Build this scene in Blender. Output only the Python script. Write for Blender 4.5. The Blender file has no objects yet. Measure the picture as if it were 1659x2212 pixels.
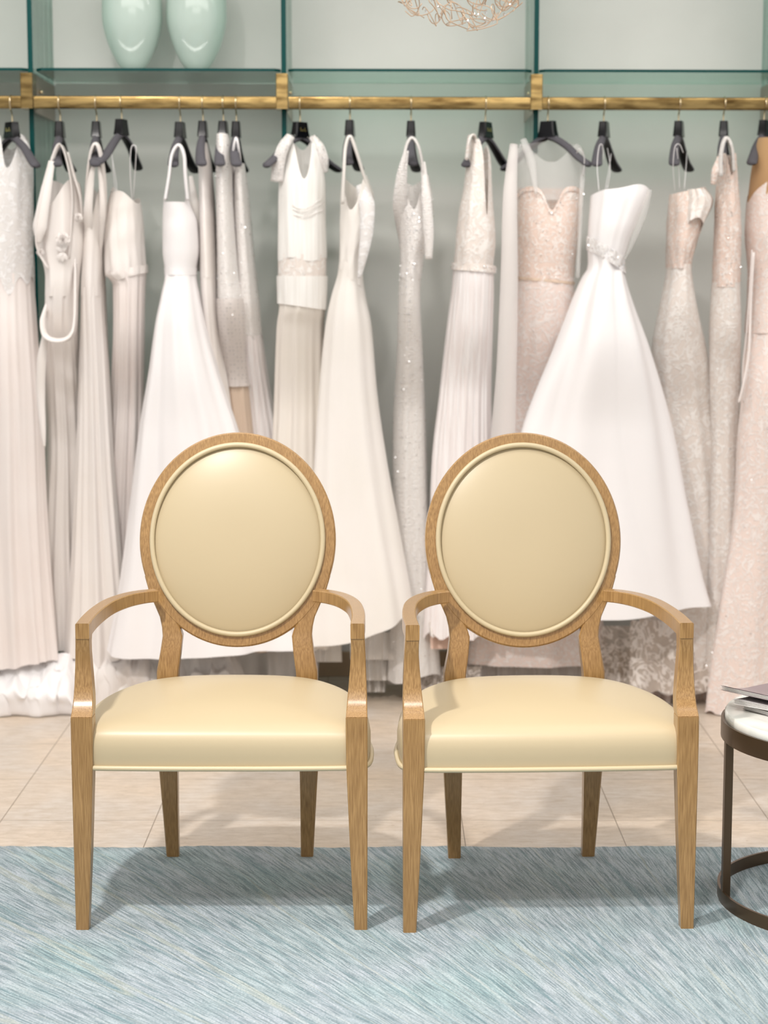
import bpy, bmesh, math, random
from mathutils import Vector, Matrix, noise
C = bpy.context.scene.collection
PI = math.pi
F, H = 4000.0, 1.42
PT = math.radians(7.15); CP, SP = math.cos(PT), math.sin(PT)

def P(px, py, Y):
    """point of the photograph at distance Y from the camera"""
    x = (px-829.5)/F; v = (py-1106)/F
    k = Y/(CP - v*SP)
    return Vector((x*k, Y, H + (-SP - v*CP)*k))

def s2l(c):
    return tuple(((v/255)/12.92 if v/255 <= .04045 else ((v/255+.055)/1.055)**2.4) for v in c) + (1,)

# ------------------------------------------------------------------ materials
def newmat(name):
    m = bpy.data.materials.new(name); m.use_nodes = True
    nt = m.node_tree; b = nt.nodes['Principled BSDF']
    return m, nt, b
def N(nt, t, **kw):
    n = nt.nodes.new(t)
    for k, v in kw.items():
        if k.startswith('i_'):
            n.inputs[k[2:].replace('_', ' ')].default_value = v
        else: setattr(n, k, v)
    return n
def L(nt, a, b): nt.links.new(a, b)
def mixc(nt, fac, a, b):
    n = nt.nodes.new('ShaderNodeMix'); n.data_type = 'RGBA'
    for s, v in ((0, fac), (6, a), (7, b)):
        if hasattr(v, 'is_output'): nt.links.new(v, n.inputs[s])
        else: n.inputs[s].default_value = v
    return n.outputs[2]
def math_(nt, op, a, b=0.0):
    n = nt.nodes.new('ShaderNodeMath'); n.operation = op
    for s, v in ((0, a), (1, b)):
        if hasattr(v, 'is_output'): nt.links.new(v, n.inputs[s])
        else: n.inputs[s].default_value = v
    return n.outputs[0]
def ramp(nt, fac, stops):
    r = nt.nodes.new('ShaderNodeValToRGB'); e = r.color_ramp.elements
    while len(e) < len(stops): e.new(0.5)
    for el, (p, c) in zip(e, stops): el.position = p; el.color = c
    nt.links.new(fac, r.inputs[0]); return r.outputs[0]
def G(v): return (v, v, v, 1)
def objco(nt, scale=(1, 1, 1)):
    tc = N(nt, 'ShaderNodeTexCoord'); mp = N(nt, 'ShaderNodeMapping')
    mp.inputs['Scale'].default_value = scale
    L(nt, tc.outputs['Object'], mp.inputs[0]); return mp.outputs[0]
def bump(nt, b, h, strength=.3, dist=.002):
    n = N(nt, 'ShaderNodeBump', i_Strength=strength, i_Distance=dist)
    L(nt, h, n.inputs['Height']); L(nt, n.outputs[0], b.inputs['Normal'])
def simple(name, col, rough=.5, metal=0, coat=0, spec=.5):
    m, nt, b = newmat(name)
    b.inputs['Base Color'].default_value = s2l(col); b.inputs['Roughness'].default_value = rough
    b.inputs['Metallic'].default_value = metal; b.inputs['Coat Weight'].default_value = coat
    b.inputs['Specular IOR Level'].default_value = spec
    return m

def cloth(name, c1, c2=None, rough=.6, kind='plain', trans=.12, alpha=1.0, scale=1.0):
    m, nt, b = newmat(name); c2 = c2 or c1
    b.inputs['Roughness'].default_value = rough
    b.inputs['Specular IOR Level'].default_value = .35
    if kind != 'satin': b.inputs['Sheen Weight'].default_value = .15
    co = objco(nt)
    if kind in ('plain', 'satin'):
        n = N(nt, 'ShaderNodeTexNoise', i_Scale=900.0 if kind == 'plain' else 300.0, i_Detail=2.0); L(nt, co, n.inputs[0])
        big = N(nt, 'ShaderNodeTexNoise', i_Scale=5.0); L(nt, co, big.inputs[0])
        col = mixc(nt, ramp(nt, big.outputs[0], [(.35, G(0)), (.65, G(1))]), s2l(c1), s2l(c2))
        bump(nt, b, n.outputs[0], .12, .0006)
        fac = None
    elif kind == 'lace':
        nz = N(nt, 'ShaderNodeTexNoise', i_Scale=16.0*scale, i_Detail=2.0, i_Distortion=2.2); L(nt, co, nz.inputs[0])
        a = math_(nt, 'ABSOLUTE', math_(nt, 'SUBTRACT', nz.outputs[0], .5))
        scroll = ramp(nt, a, [(.0, G(1)), (.03, G(1)), (.05, G(0))])
        vo = N(nt, 'ShaderNodeTexVoronoi', i_Scale=38.0*scale); L(nt, co, vo.inputs[0])
        fl = ramp(nt, vo.outputs[0], [(.10, G(0)), (.16, G(1)), (.24, G(1)), (.32, G(0))])
        fac = math_(nt, 'MAXIMUM', scroll, fl)
        col = mixc(nt, fac, s2l(c1), s2l(c2))
        bump(nt, b, fac, .7, .0018)
    elif kind == 'bead':
        vo = N(nt, 'ShaderNodeTexVoronoi', i_Scale=130.0*scale, i_Randomness=.5); L(nt, co, vo.inputs[0])
        fac = ramp(nt, vo.outputs[0], [(.2, G(1)), (.55, G(0))])
        big = N(nt, 'ShaderNodeTexWave', i_Scale=14.0, i_Distortion=6.0); L(nt, co, big.inputs[0])
        col = mixc(nt, math_(nt, 'MULTIPLY', fac, big.outputs[1]), s2l(c1), s2l(c2))
        bump(nt, b, fac, .8, .0018)
    elif kind == 'dots':
        co2 = objco(nt, (1, .3, 1))
        vo = N(nt, 'ShaderNodeTexVoronoi', i_Scale=85.0*scale, i_Randomness=.15); L(nt, co, vo.inputs[0])
        fac = ramp(nt, vo.outputs[0], [(.18, G(1)), (.3, G(0))])
        col = mixc(nt, fac, s2l(c1), s2l(c2)); bump(nt, b, fac, .6, .002)
    elif kind == 'pleat':
        co2 = objco(nt, (1, .2, .03))
        n = N(nt, 'ShaderNodeTexNoise', i_Scale=130.0, i_Detail=2.0); L(nt, co2, n.inputs[0])
        col = mixc(nt, ramp(nt, n.outputs[0], [(.4, G(0)), (.6, G(1))]), s2l(c1), s2l(c2)); bump(nt, b, n.outputs[0], .6, .004)
    L(nt, col, b.inputs['Base Color'])
    out = nt.nodes['Material Output']; last = b.outputs[0]
    if trans:
        t = N(nt, 'ShaderNodeBsdfTranslucent'); L(nt, col, t.inputs[0])
        mx = N(nt, 'ShaderNodeMixShader'); mx.inputs[0].default_value = trans
        L(nt, last, mx.inputs[1]); L(nt, t.outputs[0], mx.inputs[2]); last = mx.outputs[0]
    if alpha < 1:
        t = N(nt, 'ShaderNodeBsdfTransparent')
        mx = N(nt, 'ShaderNodeMixShader'); mx.inputs[0].default_value = alpha
        if kind == 'lace': L(nt, ramp(nt, fac, [(0, G(alpha)), (1, G(min(1, alpha+.35)))]), mx.inputs[0])
        L(nt, t.outputs[0], mx.inputs[1]); L(nt, last, mx.inputs[2]); last = mx.outputs[0]
    L(nt, last, out.inputs[0])
    return m

M = {}
M['crepe'] = cloth('crepe_ivory', (246, 240, 237), (244, 237, 232), .75)
M['crepe_pink'] = cloth('crepe_blush', (246, 238, 235), (244, 234, 230), .75)
M['satin'] = cloth('satin_white', (247, 244, 245), (245, 242, 243), .36, 'satin', .06)
M['satin_warm'] = cloth('satin_ivory', (246, 241, 237), (243, 238, 232), .4, 'satin', .08)
M['champagne'] = cloth('chiffon_champagne', (246, 239, 230), (244, 237, 230), .8)
M['lace_white'] = cloth('lace_white', (236, 232, 230), (250, 248, 248), .7, 'lace')
M['lace_ivory'] = cloth('lace_ivory', (238, 228, 221), (249, 244, 240), .7, 'lace')
M['lace_blush'] = cloth('lace_blush', (244, 226, 218), (249, 240, 236), .7, 'lace', scale=1.3)
M['lace_nude'] = cloth('lace_nude', (236, 214, 202), (248, 238, 232), .7, 'lace', scale=1.5)
M['lace_sheer'] = cloth('lace_sheer', (214, 200, 188), (244, 236, 230), .7, 'lace', alpha=.62, scale=.8)
M['bead_ivory'] = cloth('beaded_ivory', (234, 229, 225), (242, 240, 238), .45, 'bead')
M['bead_white'] = cloth('beaded_white', (240, 235, 232), (252, 250, 248), .4, 'bead')
M['dots'] = cloth('beaded_net', (226, 218, 214), (198, 192, 190), .55, 'dots')
M['pleat'] = cloth('pleated_tulle', (244, 236, 235), (250, 246, 246), .7, 'pleat')
M['pleat_ivory'] = cloth('pleated_chiffon', (242, 239, 235), (249, 247, 244), .7, 'pleat')
M['tulle'] = cloth('tulle_sheer', (240, 238, 236), None, .8, 'plain', 0, .28)
M['tulle_thick'] = cloth('tulle_layered', (240, 234, 232), None, .8, 'plain', .1, .55)
M['tan_mesh'] = cloth('tan_mesh', (216, 176, 128), (206, 166, 120), .8, 'plain', .2, .85)
M['lining'] = cloth('lining_beige', (226, 204, 184), (222, 200, 180), .7)
M['bead'] = simple('crystal_bead', (250, 250, 252), .04, 1.0)

def wood():
    m, nt, b = newmat('brushed_oak')
    co = objco(nt, (1, 1, .045))
    n = N(nt, 'ShaderNodeTexNoise', i_Scale=420.0, i_Detail=4.0); L(nt, co, n.inputs[0])
    n2 = N(nt, 'ShaderNodeTexNoise', i_Scale=24.0, i_Detail=3.0); L(nt, objco(nt, (1, 1, .25)), n2.inputs[0])
    c = mixc(nt, ramp(nt, n.outputs[0], [(.3, G(0)), (.7, G(1))]), s2l((134, 98, 52)), s2l((182, 144, 92)))
    c = mixc(nt, ramp(nt, n2.outputs[0], [(.35, G(0)), (.75, G(.5))]), c, s2l((150, 114, 66)))
    L(nt, c, b.inputs['Base Color']); b.inputs['Roughness'].default_value = .3; b.inputs['Coat Weight'].default_value = .5; b.inputs['Coat Roughness'].default_value = .28
    b.inputs['Specular IOR Level'].default_value = .5
    bump(nt, b, n.outputs[0], .1, .001); return m
M['wood'] = wood()
def leather():
    m, nt, b = newmat('cream_leather')
    n = N(nt, 'ShaderNodeTexNoise', i_Scale=700.0, i_Detail=3.0); L(nt, objco(nt), n.inputs[0])
    b.inputs['Base Color'].default_value = s2l((194, 178, 146)); b.inputs['Roughness'].default_value = .38
    b.inputs['Specular IOR Level'].default_value = .5
    bump(nt, b, n.outputs[0], .12, .0006); return m
M['leather'] = leather()
M['piping'] = simple('cream_piping', (200, 185, 152), .4)
def brass():
    m, nt, b = newmat('brass_painted_reflections')
    n = N(nt, 'ShaderNodeTexNoise', i_Scale=12.0, i_Detail=6.0); L(nt, objco(nt, (1, 1, 5)), n.inputs[0])
    c = mixc(nt, ramp(nt, n.outputs[0], [(.4, G(0)), (.7, G(1))]), s2l((172, 146, 96)), s2l((104, 82, 48)))  # dark streaks in the colour stand in for dark reflections on the metal
    L(nt, c, b.inputs['Base Color']); b.inputs['Metallic'].default_value = 1; b.inputs['Roughness'].default_value = .2
    return m
M['brass'] = brass()
M['wire_gold'] = simple('pale_gold_wire', (226, 208, 172), .22, 1)
M['plate'] = simple('satin_bronze_plate', (176, 164, 152), .35, .6)
def mixed_transparent(name, tint, refl, rough=.03, col=(255, 255, 255)):
    m = bpy.data.materials.new(name); m.use_nodes = True; nt = m.node_tree
    nt.nodes.remove(nt.nodes['Principled BSDF'])
    t = N(nt, 'ShaderNodeBsdfTransparent'); t.inputs[0].default_value = s2l(tint)
    g = N(nt, 'ShaderNodeBsdfGlossy'); g.inputs['Roughness'].default_value = rough
    fr = N(nt, 'ShaderNodeFresnel', i_IOR=1.45)
    mx = N(nt, 'ShaderNodeMixShader'); L(nt, math_(nt, 'MULTIPLY', fr.outputs[0], refl), mx.inputs[0])
    L(nt, t.outputs[0], mx.inputs[1]); L(nt, g.outputs[0], mx.inputs[2])
    L(nt, mx.outputs[0], nt.nodes['Material Output'].inputs[0]); return m
M['glass'] = mixed_transparent('green_tinted_glass', (232, 248, 243), .8)
M['glass_edge'] = simple('glass_edge', (0, 66, 64), .3, 0, 0, .15)
M['vase'] = simple('aqua_glass', (198, 214, 206), .12, 0, .5)
_nt = M['vase'].node_tree; _t = N(_nt, 'ShaderNodeBsdfTransparent'); _t.inputs[0].default_value = s2l((236, 248, 243))
_m = N(_nt, 'ShaderNodeMixShader'); _m.inputs[0].default_value = .2; L(_nt, _nt.nodes['Principled BSDF'].outputs[0], _m.inputs[1]); L(_nt, _t.outputs[0], _m.inputs[2]); L(_nt, _m.outputs[0], _nt.nodes['Material Output'].inputs[0])
M['black_gloss'] = simple('black_gloss', (10, 10, 14), .2, 0, 0, .25)
M['velvet'] = simple('grey_velvet', (84, 82, 88), .85)
M['gilt'] = simple('gilt', (196, 176, 120), .3, 1)
M['bronze'] = simple('dark_bronze', (96, 78, 60), .3, .7)
def marble():
    m, nt, b = newmat('white_marble')
    n = N(nt, 'ShaderNodeTexNoise', i_Scale=7.0, i_Detail=6.0, i_Distortion=1.0); L(nt, objco(nt), n.inputs[0])
    c = ramp(nt, n.outputs[0], [(.35, s2l((214, 220, 216))), (.6, s2l((236, 236, 230)))])
    L(nt, c, b.inputs['Base Color']); b.inputs['Roughness'].default_value = .08; return m
M['marble'] = marble()
def floor_mat():
    m, nt, b = newmat('travertine_tiles')
    tc = N(nt, 'ShaderNodeTexCoord')
    T = .4064
    mp = N(nt, 'ShaderNodeMapping'); mp.inputs['Location'].default_value = FLOOR_OFF
    L(nt, tc.outputs['Object'], mp.inputs[0])
    br = N(nt, 'ShaderNodeTexBrick', offset=0.0, squash=1.0)
    br.inputs['Scale'].default_value = 1.0; br.inputs['Mortar Size'].default_value = .0013
    br.inputs['Brick Width'].default_value = T; br.inputs['Row Height'].default_value = T
    br.inputs['Color1'].default_value = G(.0); br.inputs['Color2'].default_value = G(1); br.inputs['Mortar'].default_value = G(.5)
    br.inputs['Mortar Smooth'].default_value = .2
    L(nt, mp.outputs[0], br.inputs[0])
    n1 = N(nt, 'ShaderNodeTexNoise', i_Scale=3.0, i_Detail=4.0, i_Distortion=.6); L(nt, tc.outputs['Object'], n1.inputs[0])
    mp2 = N(nt, 'ShaderNodeMapping'); mp2.inputs['Scale'].default_value = (1, 3.2, 1); L(nt, tc.outputs['Object'], mp2.inputs[0])
    n2 = N(nt, 'ShaderNodeTexNoise', i_Scale=16.0, i_Detail=8.0, i_Roughness=.7); L(nt, mp2.outputs[0], n2.inputs[0])
    n3 = N(nt, 'ShaderNodeTexNoise', i_Scale=60.0, i_Detail=4.0); L(nt, mp2.outputs[0], n3.inputs[0])
    c = mixc(nt, ramp(nt, n1.outputs[0], [(.38, G(0)), (.66, G(1))]), s2l((214, 205, 196)), s2l((220, 202, 182)))
    c = mixc(nt, ramp(nt, n2.outputs[0], [(.35, G(.75)), (.62, G(0))]), c, s2l((184, 166, 146)))
    c = mixc(nt, ramp(nt, n3.outputs[0], [(.28, G(.8)), (.34, G(0))]), c, s2l((150, 122, 96)))
    c = mixc(nt, math_(nt, 'MULTIPLY', br.outputs[0], .12), c, s2l((196, 176, 150)))
    c = mixc(nt, br.outputs[1], c, s2l((120, 102, 80)))
    L(nt, c, b.inputs['Base Color']); b.inputs['Roughness'].default_value = .32
    bump(nt, b, br.outputs[1], -.3, .001); return m
# tile joints: rows at y px 1683 / 1771.5, columns at x px 3 / 334.5 (row y 1772)
def floorpt(px, py):
    x = (px-829.5)/F; v = (py-1106)/F; dz = -SP - v*CP; k = -H/dz
    return Vector((x*k, (CP-v*SP)*k, 0))
_a = floorpt(334.5, 1772)
FLOOR_OFF = (-_a.x + .4064*20, -_a.y + .4064*20, 0)
M['floor'] = floor_mat()
def rug_mat():
    m, nt, b = newmat('blue_hand_knotted_wool')
    tc = N(nt, 'ShaderNodeTexCoord'); sx = N(nt, 'ShaderNodeSeparateXYZ'); L(nt, tc.outputs['Object'], sx.inputs[0])
    dx = math_(nt, 'SUBTRACT', sx.outputs[0], .95); dy = math_(nt, 'SUBTRACT', sx.outputs[1], 1.95)
    wob = N(nt, 'ShaderNodeTexNoise', i_Scale=9.0, i_Detail=2.0); L(nt, tc.outputs['Object'], wob.inputs[0])
    ang = math_(nt, 'ARCTAN2', dx, dy)
    ang = math_(nt, 'ADD', ang, math_(nt, 'MULTIPLY', wob.outputs[0], .004))
    rad = math_(nt, 'SQRT', math_(nt, 'ADD', math_(nt, 'MULTIPLY', dx, dx), math_(nt, 'MULTIPLY', dy, dy)))
    cb = N(nt, 'ShaderNodeCombineXYZ'); L(nt, ang, cb.inputs[0]); L(nt, rad, cb.inputs[1])
    def streak(sa, sr, detail=3.0, sc=1.0):
        mp = N(nt, 'ShaderNodeMapping'); mp.inputs['Scale'].default_value = (sa, sr, 1); L(nt, cb.outputs[0], mp.inputs[0])
        n = N(nt, 'ShaderNodeTexNoise', i_Scale=sc, i_Detail=detail, i_Roughness=.6); L(nt, mp.outputs[0], n.inputs[0]); return n.outputs[0]
    fine = streak(540, 10); mid = streak(150, 2.0); lines = streak(24, .35, 1.0)
    big = N(nt, 'ShaderNodeTexNoise', i_Scale=2.2, i_Detail=2.0); L(nt, tc.outputs['Object'], big.inputs[0])
    c = ramp(nt, big.outputs[0], [(.35, s2l((176, 192, 198))), (.5, s2l((182, 192, 202))), (.68, s2l((164, 188, 192)))])
    c = mixc(nt, ramp(nt, fine, [(.40, G(.8)), (.57, G(0))]), c, s2l((84, 108, 116)))
    c = mixc(nt, ramp(nt, mid, [(.54, G(0)), (.72, G(.55))]), c, s2l((206, 214, 216)))
    c = mixc(nt, ramp(nt, mid, [(.30, G(.75)), (.46, G(0))]), c, s2l((86, 124, 132)))
    a = math_(nt, 'ABSOLUTE', math_(nt, 'SUBTRACT', lines, .5))
    c = mixc(nt, ramp(nt, a, [(.0015, G(.45)), (.006, G(0))]), c, s2l((196, 196, 176)))
    kn = N(nt, 'ShaderNodeTexNoise', i_Scale=260.0, i_Detail=2.0); L(nt, tc.outputs['Object'], kn.inputs[0])
    c = mixc(nt, ramp(nt, kn.outputs[0], [(.36, G(.5)), (.52, G(0))]), c, s2l((116, 138, 146)))
    c = mixc(nt, ramp(nt, kn.outputs[0], [(.54, G(0)), (.7, G(.4))]), c, s2l((200, 208, 212)))
    L(nt, c, b.inputs['Base Color']); b.inputs['Roughness'].default_value = .85; b.inputs['Sheen Weight'].default_value = .2
    vo = N(nt, 'ShaderNodeTexNoise', i_Scale=220.0, i_Detail=3.0); L(nt, tc.outputs['Object'], vo.inputs[0])
    bump(nt, b, math_(nt, 'ADD', vo.outputs[0], math_(nt, 'MULTIPLY', fine, 1.5)), .7, .005); return m
M['rug'] = rug_mat()
def wall_mat():
    m, nt, b = newmat('pale_celadon_plaster')
    n = N(nt, 'ShaderNodeTexNoise', i_Scale=4.0, i_Detail=3.0); L(nt, objco(nt), n.inputs[0])
    c = ramp(nt, n.outputs[0], [(.3, s2l((206, 206, 202))), (.7, s2l((212, 212, 208)))])
    L(nt, c, b.inputs['Base Color']); b.inputs['Roughness'].default_value = .6; return m
M['wall'] = wall_mat()
M['ceiling'] = simple('white_plaster', (236, 234, 228), .8)
M['baseboard'] = simple('stone_baseboard', (170, 146, 118), .4)
M['cover'] = simple('mauve_cover', (128, 112, 120), .3, 0, .3)
M['paper'] = simple('white_paper', (226, 224, 222), .6)
M['paper_dark'] = simple('grey_print', (90, 78, 76), .5)

# ------------------------------------------------------------------ mesh helpers
def mk(name, verts, faces, mat, parent=None, smooth=True, mats=None, fm=None, sharp=None, solid=0):
    me = bpy.data.meshes.new(name); me.from_pydata([tuple(v) for v in verts], [], faces)
    for m in (mats or [mat]): me.materials.append(m)
    if fm: me.polygons.foreach_set('material_index', fm)
    bm = bmesh.new(); bm.from_mesh(me); bmesh.ops.recalc_face_normals(bm, faces=bm.faces); bm.to_mesh(me); bm.free()
    me.polygons.foreach_set('use_smooth', [smooth]*len(me.polygons))
    if sharp: me.set_sharp_from_angle(angle=math.radians(sharp))
    o = bpy.data.objects.new(name, me); C.objects.link(o)
    if parent: o.parent = parent
    if solid:
        md = o.modifiers.new('thickness', 'SOLIDIFY'); md.thickness = solid; md.offset = 0
    return o
class MB:
    def __init__(s): s.v = []; s.f = []; s.m = []
    def add(s, v, f, m=0):
        n = len(s.v); s.v += [Vector(p) for p in v]; s.f += [tuple(i+n for i in q) for q in f]; s.m += [m]*len(f)
    def grid(s, rows, closed=True, cap0=False, cap1=False, m=0):
        nu = len(rows[0]); v = [p for r in rows for p in r]; f = []
        for i in range(len(rows)-1):
            for j in range(nu if closed else nu-1):
                k = (j+1) % nu; f.append((i*nu+j, i*nu+k, (i+1)*nu+k, (i+1)*nu+j))
        if cap0: f.append(tuple(range(nu)))
        if cap1: f.append(tuple((len(rows)-1)*nu+j for j in range(nu)))
        s.add(v, f, m)
    def box(s, a, b, m=0):
        x0, y0, z0 = a; x1, y1, z1 = b
        s.add([(x0,y0,z0),(x1,y0,z0),(x1,y1,z0),(x0,y1,z0),(x0,y0,z1),(x1,y0,z1),(x1,y1,z1),(x0,y1,z1)],
              [(0,1,2,3),(4,5,6,7),(0,1,5,4),(1,2,6,5),(2,3,7,6),(3,0,4,7)], m)
    def tube(s, pts, r, n=8, closed=False, m=0):
        pts = [Vector(p) for p in pts]; rows = []; K = len(pts); up = None
        for i, p in enumerate(pts):
            a = pts[(i-1) % K] if (closed or i > 0) else p; c = pts[(i+1) % K] if (closed or i < K-1) else p
            d = (c-a).normalized()
            if up is None: up = Vector((0, 0, 1)) if abs(d.z) < .9 else Vector((0, 1, 0))
            x = d.cross(up).normalized(); up = x.cross(d).normalized()
            rr = r[i] if isinstance(r, (list, tuple)) else r
            rows.append([p + (x*math.cos(2*PI*j/n) + up*math.sin(2*PI*j/n))*rr for j in range(n)])
        if closed: rows.append(rows[0])
        s.grid(rows, True, not closed, not closed, m)
    def lathe(s, prof, c, n=48, m=0, caps=True):
        rows = [[(c[0]+r*math.cos(2*PI*j/n), c[1]+r*math.sin(2*PI*j/n), c[2]+z) for j in range(n)] for r, z in prof]
        s.grid(rows, True, caps and prof[0][0] > 1e-5, caps and prof[-1][0] > 1e-5, m)
    def rectloft(s, secs, c=.003, m=0):
        rows = []
        for q in secs:
            q = [Vector(p) for p in q]; ring = []
            for i in range(4):
                p, a, b = q[i], q[i-1], q[(i+1) % 4]
                ring.append(p+(a-p).normalized()*c); ring.append(p+(b-p).normalized()*c)
            rows.append(ring)
        s.grid(rows, True, True, True, m)
    def build(s, name, mat, parent=None, smooth=True, mats=None, sharp=None, solid=0):
        return mk(name, s.v, s.f, mat, parent, smooth, mats, s.m if mats else None, sharp, solid)
def empty(name, loc=(0, 0, 0), rz=0):
    o = bpy.data.objects.new(name, None); C.objects.link(o); o.location = loc; o.rotation_euler = (0, 0, rz); o.empty_display_size = .05
    return o
def tag(o, label=None, cat=None, group=None, kind=None):
    for k, v in (('label', label), ('category', cat), ('group', group), ('kind', kind)):
        if v: o[k] = v
    return o
def spline(pts, n=12, closed=False):
    pts = [Vector(p) for p in pts]; out = []; K = len(pts)
    rng = range(K if closed else K-1)
    for i in rng:
        p1, p2 = pts[i], pts[(i+1) % K]
        p0 = pts[(i-1) % K] if (closed or i > 0) else p1*2-p2
        p3 = pts[(i+2) % K] if (closed or i < K-2) else p2*2-p1
        for k in range(n):
            t = k/n
            out.append(.5*((2*p1)+(p2-p0)*t+(2*p0-5*p1+4*p2-p3)*t*t+(3*p1-p0-3*p2+p3)*t**3))
    if not closed: out.append(pts[-1])
    return out

# ------------------------------------------------------------------ setting
RY, WY = 6.15, 6.57            # clothes rail plane, back wall plane at the room's middle
SK = .025                      # the back wall runs very slightly away to the right
def skew(X): return SK*X
b = MB(); b.box((-4, -2.5, -.1), (4, 7.0, 0)); tag(b.build('floor', M['floor'], None, False), kind='structure')
b = MB(); b.add([(-4, WY-SK*4, 0), (4, WY+SK*4, 0), (4, WY+SK*4, 3.1), (-4, WY-SK*4, 3.1), (-4, WY+.3, 0), (4, WY+.3, 0), (4, WY+.3, 3.1), (-4, WY+.3, 3.1)],
                [(0,1,2,3),(4,5,6,7),(0,1,5,4),(2,3,7,6),(1,2,6,5),(0,3,7,4)])
tag(b.build('wall_back', M['wall'], None, False), kind='structure')
b = MB(); b.box((-4, -2.5, 3.1), (4, 7.0, 3.2)); tag(b.build('ceiling', M['ceiling'], None, False), kind='structure')
b = MB()
b.rectloft([[(x, WY+skew(x)-.015, .0), (x, WY+skew(x)+.002, .0), (x, WY+skew(x)+.002, .09), (x, WY+skew(x)-.015, .09)] for x in (-4, 4)], .002)
tag(b.build('baseboard_back', M['baseboard'], None, False), kind='structure')

# rug
RZ = .012
e = floorpt(829, 1838).y
b = MB(); nx, ny = 240, 3
random.seed(3)
edge = [e + random.uniform(-.004, .004) + .006*math.sin(i*.21) for i in range(nx+1)]
rows = []
xs = [-2.2 + 4.4*i/nx for i in range(nx+1)]
rows.append([(x, 1.2, 0) for x in xs]); rows.append([(x, 1.2, RZ) for x in xs])
rows.append([(x, e-.03, RZ) for x in xs]); rows.append([(x, edge[i]-.004, RZ) for i, x in enumerate(xs)])
rows.append([(x, edge[i], RZ*.6) for i, x in enumerate(xs)]); rows.append([(x, edge[i]-.003, 0) for i, x in enumerate(xs)])
b.grid(rows, False)
b.add([(-2.2, 1.2, .0005), (2.2, 1.2, .0005), (2.2, e-.01, .0005), (-2.2, e-.01, .0005)], [(0, 1, 2, 3)])
tag(b.build('rug', M['rug']), 'large blue grey hand-knotted wool rug with pale diagonal streaks under both chairs', 'rug')

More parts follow.
